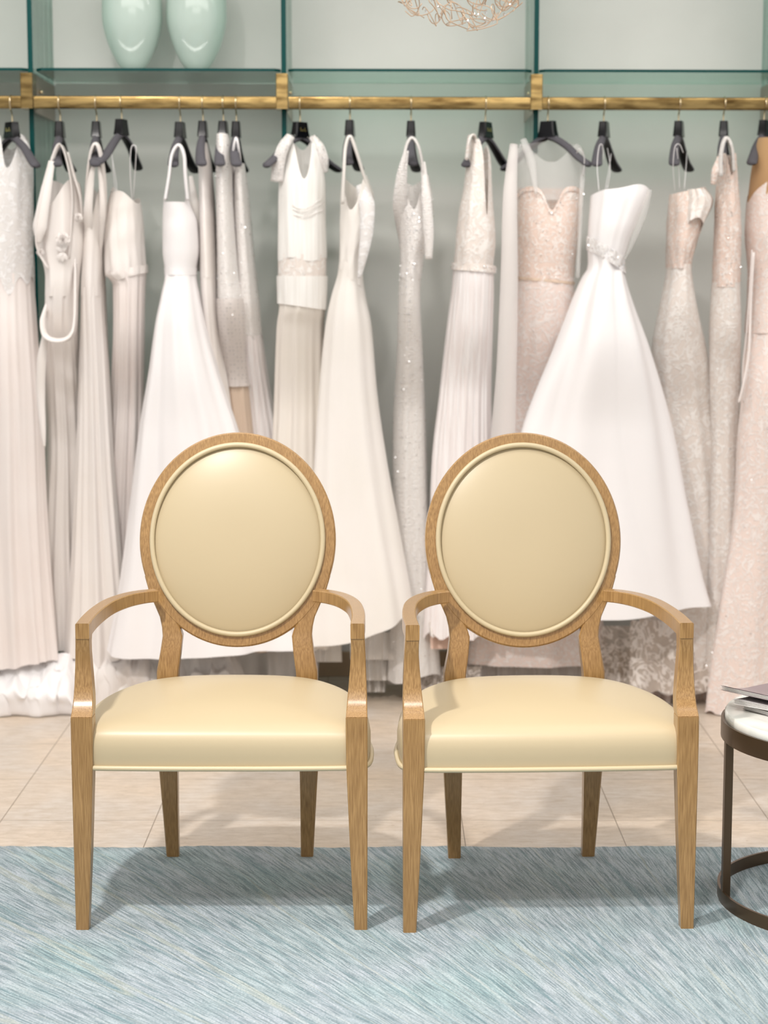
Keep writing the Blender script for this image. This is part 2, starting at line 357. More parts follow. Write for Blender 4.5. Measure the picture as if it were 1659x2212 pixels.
# ------------------------------------------------------------------ armchairs
def make_chair(loc, rz, label):
    R = empty('armchair', loc, rz)
    tag(R, label, 'armchair', 'oval back armchairs side by side on the rug')
    TA = math.tan(math.radians(11)); ca, sa = math.cos(math.radians(11)), math.sin(math.radians(11))
    oc = Vector((0, .568, .785)); up = Vector((0, sa, ca)); nf = Vector((0, -ca, sa))
    def bp(x, s, n): return oc + Vector((x, 0, 0)) + up*s + nf*n
    for sg in (-1, 1):
        b = MB()
        sec = [(0, .290, .318, .006, .034), (.18, .281, .3185, .003, .040), (.36, .2735, .319, 0, .045), (.478, .272, .319, 0, .046)]
        b.rectloft([[(sg*xi, yf, h), (sg*xo, yf, h), (sg*xo, yb, h), (sg*xi, yb, h)] for h, xi, xo, yf, yb in sec], .002)
        b.build('leg', M['wood'], R, sharp=25)
        # rear leg that runs up into the oval frame
        b = MB()
        sec = [(0, .150, .180, .522, .552), (.12, .150, .187, .512, .547), (.24, .149, .194, .503, .543), (.36, .146, .195, .495, .541), (.44, .144, .194, .490, .538),
               (.474, .142, .1935, .489, .536), (.52, .136, .185, .4935, None), (.558, .132, .180, None, None), (.58, .139, .182, None, None), (.604, .152, .1875, None, None),
               (.63, .172, .199, None, None), (.659, .190, .2125, None, None), (.70, .209, .2245, None, None)]
        secs = []
        for h, xi, xo, yf, yb in sec:
            fy = oc.y + (h-oc.z)*TA - .0165/ca
            yf = fy if yf is None else yf; yb = fy+.034 if yb is None else yb
            secs.append([(sg*xi, yf, h), (sg*xo, yf, h), (sg*xo, yb, h), (sg*xi, yb, h)])
        b.rectloft(secs, .003); b.build('leg', M['wood'], R, sharp=25)
        # arm with its swept front post
        b = MB()
        sec = [(.472, .273, .3185, .001, .045), (.480, .273, .3185, .001, .048), (.488, .273, .3183, .012, .058), (.498, .274, .318, .025, .067), (.515, .2755, .3175, .036, .076), (.54, .278, .3165, .044, .082),
               (.58, .281, .315, .049, .085), (.61, .283, .314, .0495, .086), (.632, .283, .313, .0465, .086), (.645, .282, .3125, .0448, .086), (.672, .282, .312, .0448, .086)]
        b.rectloft([[(sg*xi, yf, h), (sg*xo, yf, h), (sg*xo, yb, h), (sg*xi, yb, h)] for h, xi, xo, yf, yb in sec], .002)
        path = spline([(.312, .044, 0), (.313, .15, 0), (.308, .25, 0), (.296, .345, 0), (.270, .425, 0), (.237, .474, 0), (.200, .499, 0)], 8)
        secs = []
        for i, p in enumerate(path):
            d = (path[min(i+1, len(path)-1)]-path[max(i-1, 0)]).normalized(); nrm = Vector((-d.y, d.x, 0)) if i else Vector((-1, 0, 0))
            if nrm.x > 0 and i < 5: nrm = -nrm
            w = .030
            q = p+nrm*w; f = i/(len(path)-1); th = .034-.006*f
            secs.append([(sg*p.x, p.y, .676), (sg*q.x, q.y, .676), (sg*q.x, q.y, .676-th), (sg*p.x, p.y, .676-th)])
        b.rectloft(secs, .002); b.build('armrest', M['wood'], R, sharp=25)
    # seat
    half = [(0, .004), (.10, .004), (.2, .006), (.27, .010), (.305, .022), (.319, .05), (.3225, .11), (.320, .19), (.306, .28), (.280, .36), (.238, .43), (.18, .478), (.1, .503), (0, .510)]
    pts = [Vector((x, y, 0)) for x, y in half] + [Vector((-x, y, 0)) for x, y in half[-2:0:-1]]
    ol = spline(pts, 6, True)
    cc = Vector((0, .25, 0))
    prof = [(0, .362), (0, .372), (-.002, .39), (-.002, .412), (.001, .426), (.006, .437), (.014, .446), (.026, .4525), (.045, .4575), (.07, .462), (.10, .4665), (.14, .4715), (.18, .475), (.22, .477), (.252, .478)]
    rows = []
    for d, h in prof:
        k = 1-d/.258
        rows.append([cc+(p-cc)*k+Vector((0, 0, h+.016*max(0, min(1, (p.y*k)/.45))*(1 if h > .42 else 0))) for p in ol])
    b = MB(); b.grid(rows, True, True, True); seat = b.build('seat', M['leather'], R)
    b = MB(); b.tube([p+(p-cc).normalized()*.004+Vector((0, 0, .366)) for p in ol], .0058, 8, True); b.build('piping', M['piping'], seat)
    # oval back
    n = 120; rows = []
    def ell(a, c, t): return a*math.cos(t), c*math.sin(t)
    c_ = .0035
    for a, k, nn in ((.2375-c_, .2605-c_, .0175), (.2375, .2605, .0175-c_), (.2375, .2605, -.0175+c_), (.2375-c_, .2605-c_, -.0175), (.209+c_, .232+c_, -.0175), (.209, .232, -.0175+c_), (.209, .232, .0175-c_), (.209+c_, .232+c_, .0175)):
        rows.append([bp(*ell(a, k, 2*PI*j/n), nn) for j in range(n)])
    rows.append(rows[0]); b = MB(); b.grid(rows); b.build('back_frame', M['wood'], R, sharp=30)
    def dome(nmax, nedge, sgn, nm):
        rows = []
        for i in range(25):
            r = 1-i/25; q = nedge+nmax*(1-r**2.6)**.8
            rows.append([bp(*ell(.211*r, .234*r, 2*PI*j/n), sgn*q) for j in range(n)])
        b = MB(); b.grid(rows, True, False, True); return b.build(nm, M['leather'], R)
    cu = dome(.030, .010, 1, 'back_cushion'); dome(.006, .010, -1, 'rear_panel')
    b = MB(); b.tube([bp(*ell(.2065, .2295, 2*PI*j/n), .0215) for j in range(n)], .0062, 10, True)
    b.build('piping', M['piping'], cu)
    return R
make_chair((-.3545, 3.89, RZ-.004), 0, 'cream leather oval back wooden armchair standing left, behind its back the plain white gowns')
make_chair((.360, 3.885, RZ-.004), math.radians(2.4), 'cream leather oval back wooden armchair standing right, next to the small marble side table')

# ------------------------------------------------------------------ side table and magazines
tcx, tcy, tr = .766+.312, 4.09, .312
T = tag(empty('side_table', (tcx, tcy, RZ)), 'small round side table with white marble top in a dark bronze ring frame', 'side table')
b = MB(); b.lathe([(tr-.02, .425), (tr-.010, .425), (tr-.008, .428), (tr-.008, .444), (tr-.011, .448), (tr-.2, .449), (0, .449)], (0, 0, -RZ)); b.build('tabletop', M['marble'], T, sharp=40)
b = MB(); b.lathe([(tr-.006, .388), (tr, .388), (tr, .430), (tr-.006, .430), (tr-.006, .388)], (0, 0, -RZ), 72, 0, False); b.build('top_ring', M['bronze'], T, sharp=30)
b = MB(); b.lathe([(tr-.006, 0), (tr, 0), (tr, .030), (tr-.006, .030), (tr-.006, 0)], (0, 0, 0), 72, 0, False); b.build('base_ring', M['bronze'], T, sharp=30)
for a in (PI*1.02, PI*1.02+2*PI/3, PI*1.02+4*PI/3):
    ux, uy = math.cos(a), math.sin(a); tx, ty = -uy, ux; b = MB()
    def q(r, w, z): return (ux*r+tx*w, uy*r+ty*w, z)
    b.rectloft([[q(tr-.019, -.009, z), q(tr-.001, -.009, z), q(tr-.001, .009, z), q(tr-.019, .009, z)] for z in (.005, .40)], .001)
    b.build('leg', M['bronze'], T, sharp=30)
def magazine(loc, rz, w, h, th, curl, cover, label):
    R = empty('magazine', loc, rz); tag(R, label, 'magazine', 'magazines on the side table')
    nx = 16
    def sheet(z0, t, ins, name, mat):
        b = MB(); rows = []
        for i in range(nx+1):
            u = i/nx; x = -w/2+ins+(w-2*ins)*u
            lift = curl*(1-min(1, u/.45))**2
            rows.append([(x, -h/2+ins, z0+lift), (x, h/2-ins, z0+lift), (x, h/2-ins, z0+lift+t), (x, -h/2+ins, z0+lift+t)])
        b.grid(rows, True, True, True); return b.build(name, mat, R, sharp=30)
    for k in range(6): sheet(.0006+k*th/6.2, th/8.5, .001+.0015*(k % 2), 'pages', M['paper'])
    sheet(0, .0006, 0, 'cover', cover)
    c = sheet(th-.0002, .0007, 0, 'cover', cover)
    b = MB()
    z = th+.0009
    b.grid([[(-w/2+.002+i*.008, h/2-.12, z+curl*(1-min(1, ((.002+i*.008)/w)/.45))**2), (-w/2+.002+i*.008, h/2-.004, z+curl*(1-min(1, ((.002+i*.008)/w)/.45))**2)] for i in range(4)], False)
    b.build('cover_panel', M['paper'], c)
    return R
tz = .4497
magazine((.972, 4.075, tz), .58, .20, .26, .010, .0, M['paper_dark'], 'thin magazine at the bottom of the stack on the marble top')
magazine((.958, 4.095, tz+.0110), .78, .205, .265, .010, .004, M['paper'], 'pale magazine in the middle of the stack on the marble top')
magazine((.940, 4.110, tz+.0222), .68, .215, .275, .010, .018, M['cover'], 'mauve covered magazine with curling corner on top of the stack')

# ------------------------------------------------------------------ glass rack with brass rails
zsh = P(829, 152, RY+.05).z
def wy(X): return WY+skew(X)
fins = [-210, 72, 614, 1158, 1703]
fx = [P(p, 260, RY+.03).x for p in fins]
for i, X in enumerate(fx):
    y0 = RY+.03+skew(X); y1 = wy(X)-.004; t = .008
    zb = .0 if i < 2 else (P(614, 640, RY).z if i == 2 else P(1158, 328, RY).z)
    segs = [(zb, 3.095)]
    b = MB()
    for z0, z1 in segs:
        v = [(X-t, y0, z0), (X+t, y0, z0), (X+t, y1, z0), (X-t, y1, z0), (X-t, y0, z1), (X+t, y0, z1), (X+t, y1, z1), (X-t, y1, z1)]
        b.add(v, [(1,2,6,5), (3,0,4,7)], 0); b.add(v, [(0,1,5,4), (0,1,2,3), (4,5,6,7)], 1); b.add(v, [(2,3,7,6)], 0)
    o = b.build('glass_divider', None, None, False, [M['glass'], M['glass_edge']])
    if i in (1, 2, 3):
        tag(o, ['tall upright glass divider with dark green edge left of the twin vases', 'tall upright glass divider above the cap sleeve gown, middle of three', 'tall upright glass divider just right of the hanging wire light'][i-1], 'glass panel', 'upright glass dividers of the rack')
    else:
        tag(o, ['upright glass divider beyond the left end of the rack', '', '', '', 'upright glass divider at the far right end of the rack'][i], 'glass panel', 'upright glass dividers of the rack')
    # bracket
    zt, zbk = P(829, 161, RY-.01).z, P(829, 237, RY-.01).z
    R = tag(empty('rail_bracket', (X-.003, y0, 0)), ['brass rail bracket beyond the left end', 'brass rail bracket at the left end over the lace gown', 'brass rail bracket left of the cap sleeve gown', 'brass rail bracket beside the sheer sweetheart gown', 'brass rail bracket at the right edge over the blush gown'][i], 'rail bracket', 'brass rail brackets')
    b = MB(); w = .0195
    b.rectloft([[(-w, -.065, z), (w, -.065, z), (w, .012, z), (-w, .012, z)] for z in (zbk, zt)], .002); b.build('front_block', M['brass'], R, sharp=30)
    for sg in (-1, 1):
        b = MB(); b.box((.003+sg*.0085-.0012, .012, zbk-.006), (.003+sg*.0085+.0012, y1-y0-.002, zt+.004)); pl = b.build('side_plate', M['plate'], R, False)
        for k, yy in enumerate((.10, .24)):
            b = MB(); b.tube([(.003+sg*.0095, yy, zt-.045-.006*k), (.003+sg*.021, yy, zt-.045-.006*k)], .0065, 12); b.build('screw', M['wire_gold'], pl)
# shelves and rails by bay
RH = P(829, 222.5, RY-.02).z
names_s = ['left of the first divider', 'carrying the two aqua vases', 'behind the hanging wire light', 'at the right end of the rack']
for i in range(4):
    xa, xb = fx[i]+.012, fx[i+1]-.012
    def yy(x): return RY+.045+skew(x)
    b = MB(); z0, z1 = zsh-.0045, zsh+.0045; c = .02
    out = [(xa+c, yy(xa)), (xb-c, yy(xb)), (xb, yy(xb)+c), (xb, wy(xb)-.004), (xa, wy(xa)-.004), (xa, yy(xa)+c)]
    n = len(out); v = [(x, y, z0) for x, y in out]+[(x, y, z1) for x, y in out]
    b.add(v, [tuple(range(n)), tuple(range(n, 2*n))], 0)
    b.add(v, [(j, (j+1) % n, n+(j+1) % n, n+j) for j in (0, 1, 5)], 1); b.add(v, [(3, 4, n+4, n+3)], 0)
    tag(b.build('glass_shelf', None, None, False, [M['glass'], M['glass_edge']]), 'clear green edged glass shelf '+names_s[i], 'shelf', 'glass shelves above the rail')
    b = MB(); rows = []
    xa, xb = fx[i]+.018, fx[i+1]-.022
    hw, hh = .013, .0205
    for x in (xa, xb):
        y = RY-.012+skew(x); rows.append([(x, y+sx*(hw-r)+ (math.cos(a)*r), RH+sz*(hh-r)+math.sin(a)*r) for sx, sz, a0 in ((1, 1, 0), (-1, 1, 90), (-1, -1, 180), (1, -1, 270)) for r in (.006,) for a in [math.radians(a0+k*18) for k in range(6)]])
    b.grid(rows, True, True, True)
    tag(b.build('clothes_rail', M['brass'], None, True, sharp=60), 'polished brass clothes rail '+['at the left end above the lace gown', 'above the gowns left of the cap sleeve gown', 'above the cap sleeve and beaded column gowns', 'above the satin ball gown'][i], 'clothes rail', 'brass clothes rails')

# vases
for px, lab in ((286.5, 'aqua glass egg shaped vase on the shelf, left one of two'), (425.5, 'aqua glass egg shaped vase on the shelf, right one of two')):
    Y = 6.36; c = P(px, 100, Y); zt = P(px, -70, Y).z; z0 = zsh+.0047
    prof = [(0, 0), (.018, 0), (.026, .008), (.048, .03), (.07, .068), (.086, .108), (.098, .155), (.1015, .2), (.0985, .26), (.088, .31), (.07, .345), (.046, .372), (.036, .392), (.040, .398), (.036, .396), (.028, .372), (.02, .355)]
    _o = [(0, 0), (.016, 0), (.020, .004), (.030, .022), (.045, .052), (.066, .098), (.084, .145), (.094, .19), (.0965, .225), (.0925, .262), (.080, .30), (.060, .332), (.040, .352), (.032, .372), (.036, .392), (.040, .398), (.036, .396), (.028, .372), (.02, .355)]
    pr = spline([(r, z, 0) for r, z in prof], 4); b = MB(); b.lathe([(max(0, p.x), p.y) for p in pr], (0, 0, 0), 56)
    o = b.build('vase', M['vase']); o.location = (c.x, Y, z0); tag(o, lab, 'vase', 'aqua egg shaped vases')

# wire pendant light
random.seed(11)
pc = P(995, -105, 4.95); R = tag(empty('pendant_light', pc), 'tangled pale wire pendant light with small crystals hanging at the top', 'pendant light')
b = MB()
def inball(v):
    r = Vector((v.x/.21, v.y/.21, v.z/.205)).length
    return v if r < 1 else Vector(v)/r
for k in range(90):
    a = random.uniform(0, 2*PI); z = random.uniform(-1, .6); rr = math.sqrt(max(0, 1-z*z))
    c0 = Vector((.19*rr*math.cos(a), .19*rr*math.sin(a), .18*z)); pts = []
    ax = Vector((random.gauss(0, 1), random.gauss(0, 1), random.gauss(0, 1))).normalized(); u = ax.orthogonal().normalized(); w = ax.cross(u)
    R0 = random.uniform(.018, .05); dr = Vector((random.gauss(0, .05), random.gauss(0, .05), random.gauss(0, .03)))
    for i in range(26):
        t = i/25; an = t*PI*random.choice((2.6, 2.6)); q = c0+dr*(t-.5)+(u*math.cos(an)+w*math.sin(an))*R0*(1-.3*t)
        pts.append(inball(q))
    b.tube(pts, .0013, 5)
b.build('wire_tangle', simple('pale_rose_gold_wire', (214, 186, 160), .3, .6), R)
b = MB(); b.tube([(0, 0, .1), (0, 0, 3.1-pc.z)], .003, 8); b.build('cable', M['wire_gold'], R)
b = MB()
for k in range(70):
    a = random.uniform(0, 2*PI); z = random.uniform(-1, .3); rr = math.sqrt(1-z*z); c0 = Vector((.2*rr*math.cos(a), .2*rr*math.sin(a), .195*z)); s = random.uniform(.002, .0045)
    b.add([c0+Vector(q)*s for q in ((1,0,0),(-1,0,0),(0,1,0),(0,-1,0),(0,0,1.4),(0,0,-1.4))], [(0,2,4),(2,1,4),(1,3,4),(3,0,4),(0,2,5),(2,1,5),(1,3,5),(3,0,5)])
o = b.build('crystals', M['bead'], R, False); tag(o, kind='stuff')

# ------------------------------------------------------------------ hangers
HZ = P(829, 262, RY).z
def hanger(px, pyt, yaw, label, W=.36, marks=False):
    c = P(px, pyt, RY+skew((px-829)*.0015)-.012); R = empty('hanger', (c.x, c.y, c.z), math.radians(yaw)+(math.atan((829-px)/F) if abs(math.cos(math.radians(yaw))) < .4 else 0))
    tag(R, label, 'hanger', 'black and grey hangers on the brass rail')
    b = MB(); b.rectloft([[(-.026, -.012, 0), (.026, -.012, 0), (.026, .012, 0), (-.026, .012, 0)], [(-.030, -.014, -.03), (.030, -.014, -.03), (.030, .014, -.03), (-.030, .014, -.03)],
                          [(-.036, -.015, -.05), (.036, -.015, -.05), (.036, .015, -.05), (-.036, .015, -.05)]], .004)
    b.build('neck', M['black_gloss'], R, sharp=40)
    if marks:
        b = MB()
        for x0, x1, z0, z1 in ((-.014, -.010, -.030, -.018), (-.008, -.002, -.030, -.024), (0, .003, -.030, -.024), (.006, .010, -.030, -.018), (.012, .015, -.030, -.026)):
            b.box((x0, -.0152, z0), (x1, -.0138, z1))
        b.build('gold_lettering', M['gilt'], R, False)
    for sg in (-1, 1):
        b = MB(); path = spline([(.0, 0, -.050), (.035, 0, -.062), (.08, .0, -.088), (.125, -.004, -.122), (.16, -.010, -.142), (W/2, -.014, -.150)], 5)
        rows = []; K = len(path)
        for i, p in enumerate(path):
            f = i/(K-1); hw = .010+.008*min(1, f*1.3); ht = .014-.002*f
            if i >= K-3: hw *= (.95, .8, .45)[i-K+3]; ht *= (.95, .8, .45)[i-K+3]
            d = (path[min(i+1, K-1)]-path[max(i-1, 0)]).normalized(); nrm = Vector((-d.z, 0, d.x))
            rows.append([Vector((sg*q.x, q.y, q.z)) for q in [p+Vector((0, math.cos(2*PI*j/16)*hw, 0))+nrm*(math.sin(2*PI*j/16)*ht*(1 if j < 8 else .7)) for j in range(16)]])
        n = len(b.f); b.grid(rows, True, True, True)
        for k in range(len(b.f)-2): b.m[k] = 1 if 9 <= k % 16 <= 14 else 0
        b.build('shoulder_arm', None, R, True, [M['velvet'], M['black_gloss']])
    rail = RH+.0205-c.z; b = MB(); hy = -R.rotation_euler.z
    # hook lies across the rail (its plane is turned back to the rail's normal)
    def hk(u, z): return (-math.sin(hy)*u*-1*0 + u*math.sin(-hy)*0 + u*math.cos(PI/2+hy), u*math.sin(PI/2+hy), z)
    r = .021; top = rail+.0015-r
    pts = [hk(.012, -.004), hk(.012, .018), hk(.006, .030), hk(-.012, .040), hk(-.0195, top-.006)]
    pts += [hk(-r*math.cos(a), top+r*math.sin(a)) for a in [math.radians(k*15) for k in range(0, 12)]]
    pts += [hk(r+.0005, top-.012)]
    b.tube(spline(pts, 3), .0026, 8); b.build('hook', M['wire_gold'], R)
    return R

# ------------------------------------------------------------------ gowns
def rowat(rows, py):
    if py <= rows[0][0]: return rows[0][1:]
    if py >= rows[-1][0]: return rows[-1][1:]
    for i in range(len(rows)-1):
        if rows[i][0] <= py <= rows[i+1][0]:
            a, c = rows[i], rows[i+1]; h = c[0]-a[0]; t = (py-a[0])/h; out = []
            for k in range(1, 5):
                def sl(j):
                    if j <= 0 or j >= len(rows)-1:
                        q = max(0, min(j, len(rows)-2)); return (rows[q+1][k]-rows[q][k])/(rows[q+1][0]-rows[q][0])
                    s0 = (rows[j][k]-rows[j-1][k])/(rows[j][0]-rows[j-1][0]); s1 = (rows[j+1][k]-rows[j][k])/(rows[j+1][0]-rows[j][0])
                    return 0 if s0*s1 <= 0 else 2*s0*s1/(s0+s1)
                m0, m1 = sl(i)*h, sl(i+1)*h
                out.append((2*t**3-3*t*t+1)*a[k]+(t**3-2*t*t+t)*m0+(-2*t**3+3*t*t)*c[k]+(t**3-t*t)*m1)
            return tuple(out)
def folds(seed, n):
    rnd = random.Random(seed); ks = [(max(1, round(n*f)), rnd.uniform(0, 6.28), rnd.uniform(-1.2, 1.2), w) for f, w in ((.55, .5), (1, .5), (1.62, .25))]
    ph = rnd.uniform(0, 6.28)
    def f(t, u):
        s = sum(w*math.sin(k*t+p+d*u) for k, p, d, w in ks)
        r = 1-2*abs(math.sin(.5*max(2, round(n*.8))*t+ph+.5*math.sin(2*u)))     # sharp valleys
        return .65*s-.35*r*.6
    return f
def tube(name, R, rows, top, bot, mat, nf=14, amp=(.001, .012), seed=1, tf=None, bf=None, nu=200, nv=60, mats=None, clamp=.004, beads=0, power=1.0, grow=0.0, noisy=0.0, solid=0):
    fo = folds(seed, nf); out = []
    for i in range(nv+1):
        f = i/nv; ring = []
        for j in range(nu):
            t = 2*PI*j/nu; pt = top+(tf(t) if tf else 0); pb = bot+(bf(t) if bf else 0)
            py = pt+(pb-pt)*f; xl, xr, hd, dy = rowat(rows, py); Y0 = RY-.012+dy
            A = P((xl+xr)/2, py, Y0); hw = (P(xr, py, Y0).x-P(xl, py, Y0).x)/2; z = P(829, py, Y0-.85*hd).z
            a = (amp[0]+(amp[1]-amp[0])*f**power)*fo(t, f*2.2)
            ct, st = math.cos(t), math.sin(t)
            if noisy:
                a += noisy*noise.noise(Vector((ct*3+seed, st*3, z*16)))
            k = 1-.55*ct*ct
            ring.append(Vector((A.x+(hw+grow+a*k)*ct, min(wy(A.x)-.03, Y0+(hd+grow+a)*st), max(clamp, z))))
        out.append(ring)
    b = MB(); b.grid(out); o = b.build(name, mat, R, solid=solid)
    if beads:
        rnd = random.Random(seed+5); q = MB()
        for k in range(beads):
            i = rnd.randrange(1, nv); j = rnd.randrange(nu//2, nu); c = out[i][j]; t = 2*PI*j/nu
            c = c+Vector((math.cos(t), math.sin(t), 0))*.001; s = rnd.uniform(.0014, .0030)
            rot = Matrix.Rotation(rnd.uniform(0, 6), 3, 'X') @ Matrix.Rotation(rnd.uniform(0, 6), 3, 'Z')
            q.add([c+rot @ Vector(w)*s for w in ((1,0,0),(-1,0,0),(0,1,0),(0,-1,0),(0,0,1),(0,0,-1))], [(0,2,4),(2,1,4),(1,3,4),(3,0,4),(0,2,5),(2,1,5),(1,3,5),(3,0,5)])
        tag(q.build('beading', M['bead'], o, False), kind='stuff')
    return o
def ribbon(name, R, pts, w, mat, axis='x', thick=.0012, parent=None):
    """pts: (px, py, dy); w: width in m (number or per point)"""
    W3 = [P(p[0], p[1], RY-.012+p[2]) for p in pts]; K0 = len(W3)
    sp = spline(W3, 8); rows = []
    for i, p in enumerate(sp):
        f = i/(len(sp)-1)*(K0-1); ww = w if not isinstance(w, (list, tuple)) else w[min(int(f), K0-1)]*(1-f % 1)+w[min(int(f)+1, K0-1)]*(f % 1)
        d = (sp[min(i+1, len(sp)-1)]-sp[max(i-1, 0)]).normalized()
        a = Vector((1, 0, 0)) if axis == 'x' else Vector((0, 1, 0)); a = (a-d*a.dot(d)).normalized(); nn = d.cross(a)
        cr = .12*ww
        rows.append([p-a*ww/2-nn*thick, p+nn*(cr-thick), p+a*ww/2-nn*thick, p+a*ww/2+nn*thick, p+nn*(cr+thick), p-a*ww/2+nn*thick])
    b = MB(); b.grid(rows, True, True, True); return b.build(name, mat, R)
def strap(R, pts, mat, r=.0013, name='strap'):
    b = MB(); b.tube(spline([P(p[0], p[1], RY-.012+p[2]) for p in pts], 6), r, 6); return b.build(name, mat, R)
def band(name, R, rows, py, hpx, mat, grow=.003, bumpy=0, seed=1, tilt=0, beads=0, nf=18):
    return tube(name, R, rows, py-hpx/2, py+hpx/2, mat, nf=nf, amp=(.0015, .0015), seed=seed, nv=8, grow=grow, noisy=bumpy, tf=(lambda t: tilt*math.cos(t)), bf=(lambda t: tilt*math.cos(t)), beads=beads)
def gown(label):
    R = empty('wedding_dress', (0, 0, 0)); tag(R, label, 'wedding dress', 'wedding dresses hanging on the brass rail'); return R
def ang(t, c):                       # distance between angles
    d = (t-c+PI) % (2*PI)-PI; return d
FR = 1.5*PI                          # the side that faces the chairs
def gauss(d, w): return math.exp(-(d/w)**2)
def flower(R, px, py, dy, s, mat, seed=0, name='flower'):
    rnd = random.Random(seed); c = P(px, py, RY-.012+dy); b = MB()
    for ringk, (n, rr, ti) in enumerate(((6, 1.0, .25), (5, .7, .6), (4, .42, .95), (3, .2, 1.2))):
        for k in range(n):
            a = 2*PI*k/n+ringk*.5+rnd.uniform(-.1, .1); g = []
            for i in range(5):
                u = i/4; g.append([])
                for j in range(5):
                    v = (j/4-.5)*2; rad = s*rr*u; wd = s*rr*.62*math.sin(PI*min(.95, .15+u*.75))*v
                    x = math.cos(a)*rad-math.sin(a)*wd; z = math.sin(a)*rad+math.cos(a)*wd
                    g[-1].append(c+Vector((x, -.004-ringk*.003-s*ti*u*u*.6+s*.12*v*v*-1, z)))
            b.grid(g, False)
    return b.build(name, mat, R, solid=.0008)
def leaves(R, px, py, dy, spec, mat, name='leaf_applique'):
    c = P(px, py, RY-.012+dy); b = MB()
    for a, l, w in spec:
        a = math.radians(a); g = []
        for i in range(9):
            u = i/8; ww = w*math.sin(PI*u)**.8+.0002
            g.append([c+Vector((math.cos(a)*l*u-math.sin(a)*ww*v, -.005-.004*math.sin(PI*u)-.003*abs(v), math.sin(a)*l*u+math.cos(a)*ww*v)) for v in (-1, 0, 1)])
        b.grid(g, False)
    return b.build(name, mat, R, solid=.0008)

def lay(rows, dyt, cap, y0=640, y1=880):
    out = []
    for py, xl, xr, hd, dy in rows:
        k = max(0, min(1, (py-y0)/(y1-y0))); k = k*k*(3-2*k)
        out.append((py, xl, xr, hd*(1-k)+min(hd, cap)*k, dy*(1-k)+dyt*.65*k))
    return out
# 1 lace top gown at the left edge
R = gown('white lace bodice gown with pleated skirt at the far left end of the rail')
r1 = lay([(285, -18, 50, .03, 0), (320, -35, 66, .06, 0), (400, -50, 70, .09, -.01), (520, -48, 70, .10, -.02), (600, -55, 72, .10, -.03), (700, -62, 78, .11, -.04), (900, -75, 90, .12, -.06), (1100, -85, 98, .13, -.07), (1300, -95, 112, .14, -.09), (1440, -100, 125, .15, -.10)], -0.13, 0.09)
tube('bodice', R, r1, 288, 612, M['lace_white'], 9, (.001, .003), 1, tf=lambda t: 75*gauss(ang(t, FR+.25), .32)+60*gauss(ang(t, 0), .25)+60*gauss(ang(t, PI), .25)+30*gauss(ang(t, PI/2), .4), bf=lambda t: 14*math.sin(9*t)+12*math.sin(5*t+1), noisy=.004, grow=.003)
tube('skirt', R, r1, 590, 1438, M['crepe_pink'], 17, (.004, .022), 2, bf=lambda t: 6*math.sin(3*t)-20*(math.cos(t) < -.2))
# satin train of that gown, crumpled on the floor
def puddle(R, name, x0, x1, ytop, ybot, Yc, depth, mat, seed, nwave=9, hump=1.0, parent=None):
    rnd = random.Random(seed); a, c = P(x0, ybot, Yc-depth), P(x1, ybot, Yc-depth); ht = P(x0, ytop, Yc-depth*.3).z
    nu, nv = 110, 60; rows = []
    for i in range(nv+1):
        v = i/nv; row = []
        for j in range(nu+1):
            u = j/nu; X = a.x+(c.x-a.x)*u
            n1 = noise.noise(Vector((u*nwave*.6+seed, v*2.0, seed*.37))); n2 = noise.noise(Vector((u*nwave*1.5+seed*2, v*3+n1*1.6, 1.7)))
            n3 = noise.noise(Vector((u*nwave*3.2+seed*2, v*5+n2*2, 5.7)))
            # rises steeply from the floor in front, leans back to the hem above
            y = Yc-depth+depth*1.3*v**1.2+.045*n1+.03*(1-abs(n2)*3)*v*(1-v)*2
            z = ht*(v**.55)*(1+.30*n1*(1-v))+.05*hump*(1-abs(n2)*2.6)*v*(1-v)*2.4+.005*n3
            eu = min(1, u*9)*min(1, (1-u)*9); z *= .25+.75*eu**.5
            if v < .06: z *= v/.06
            y -= .035*math.sin(PI*min(1, v*2.5))*(1+n1)
            row.append(Vector((X+.02*n2, y, max(.003, z))))
        rows.append(row)
    b = MB(); b.grid(rows, False); return b.build(name, mat, R)
puddle(R, 'train', -70, 162, 1420, 1556, 6.05, .12, M['satin'], 4, 6)
# 2 draped crepe gown with flower
R = gown('ivory crepe gown with fabric rose and draped shoulder loop beside the left glass divider')
r2 = lay([(305, 116, 146, .03, -.12), (340, 104, 158, .06, -.10), (420, 88, 176, .09, -.09), (520, 84, 182, .10, -.09), (600, 100, 172, .10, -.09), (700, 98, 168, .10, -.08), (800, 96, 172, .11, -.08), (950, 98, 180, .12, -.07), (1150, 82, 190, .13, -.06), (1340, 62, 205, .15, -.05)], 0.1, 0.07)
tube('bodice', R, r2, 395, 640, M['crepe'], 10, (.002, .006), 3, tf=lambda t: 40*gauss(ang(t, FR-.3), .6)+10*math.sin(2*t))
tube('skirt', R, r2, 620, 1425, M['crepe'], 15, (.005, .020), 4, bf=lambda t: 14*math.sin(2*t+1)+8*math.sin(5*t))
ribbon('shoulder_drape', R, [(150, 560, -.19), (158, 430, -.18), (146, 345, -.17), (130, 312, -.17), (113, 345, -.18), (92, 430, -.20), (80, 505, -.20), (84, 545, -.19), (104, 580, -.18)], [.02, .035, .05, .05, .05, .06, .06, .03, .02], M['crepe'], 'y')
ribbon('shoulder_drape', R, [(112, 348, -.20), (98, 420, -.22), (86, 490, -.22), (84, 525, -.21)], [.02, .035, .045, .012], M['crepe'], 'x')
ribbon('shoulder_drape', R, [(146, 330, -.12), (160, 380, -.13), (174, 430, -.14), (178, 480, -.14)], [.03, .035, .03, .01], M['crepe'], 'y')
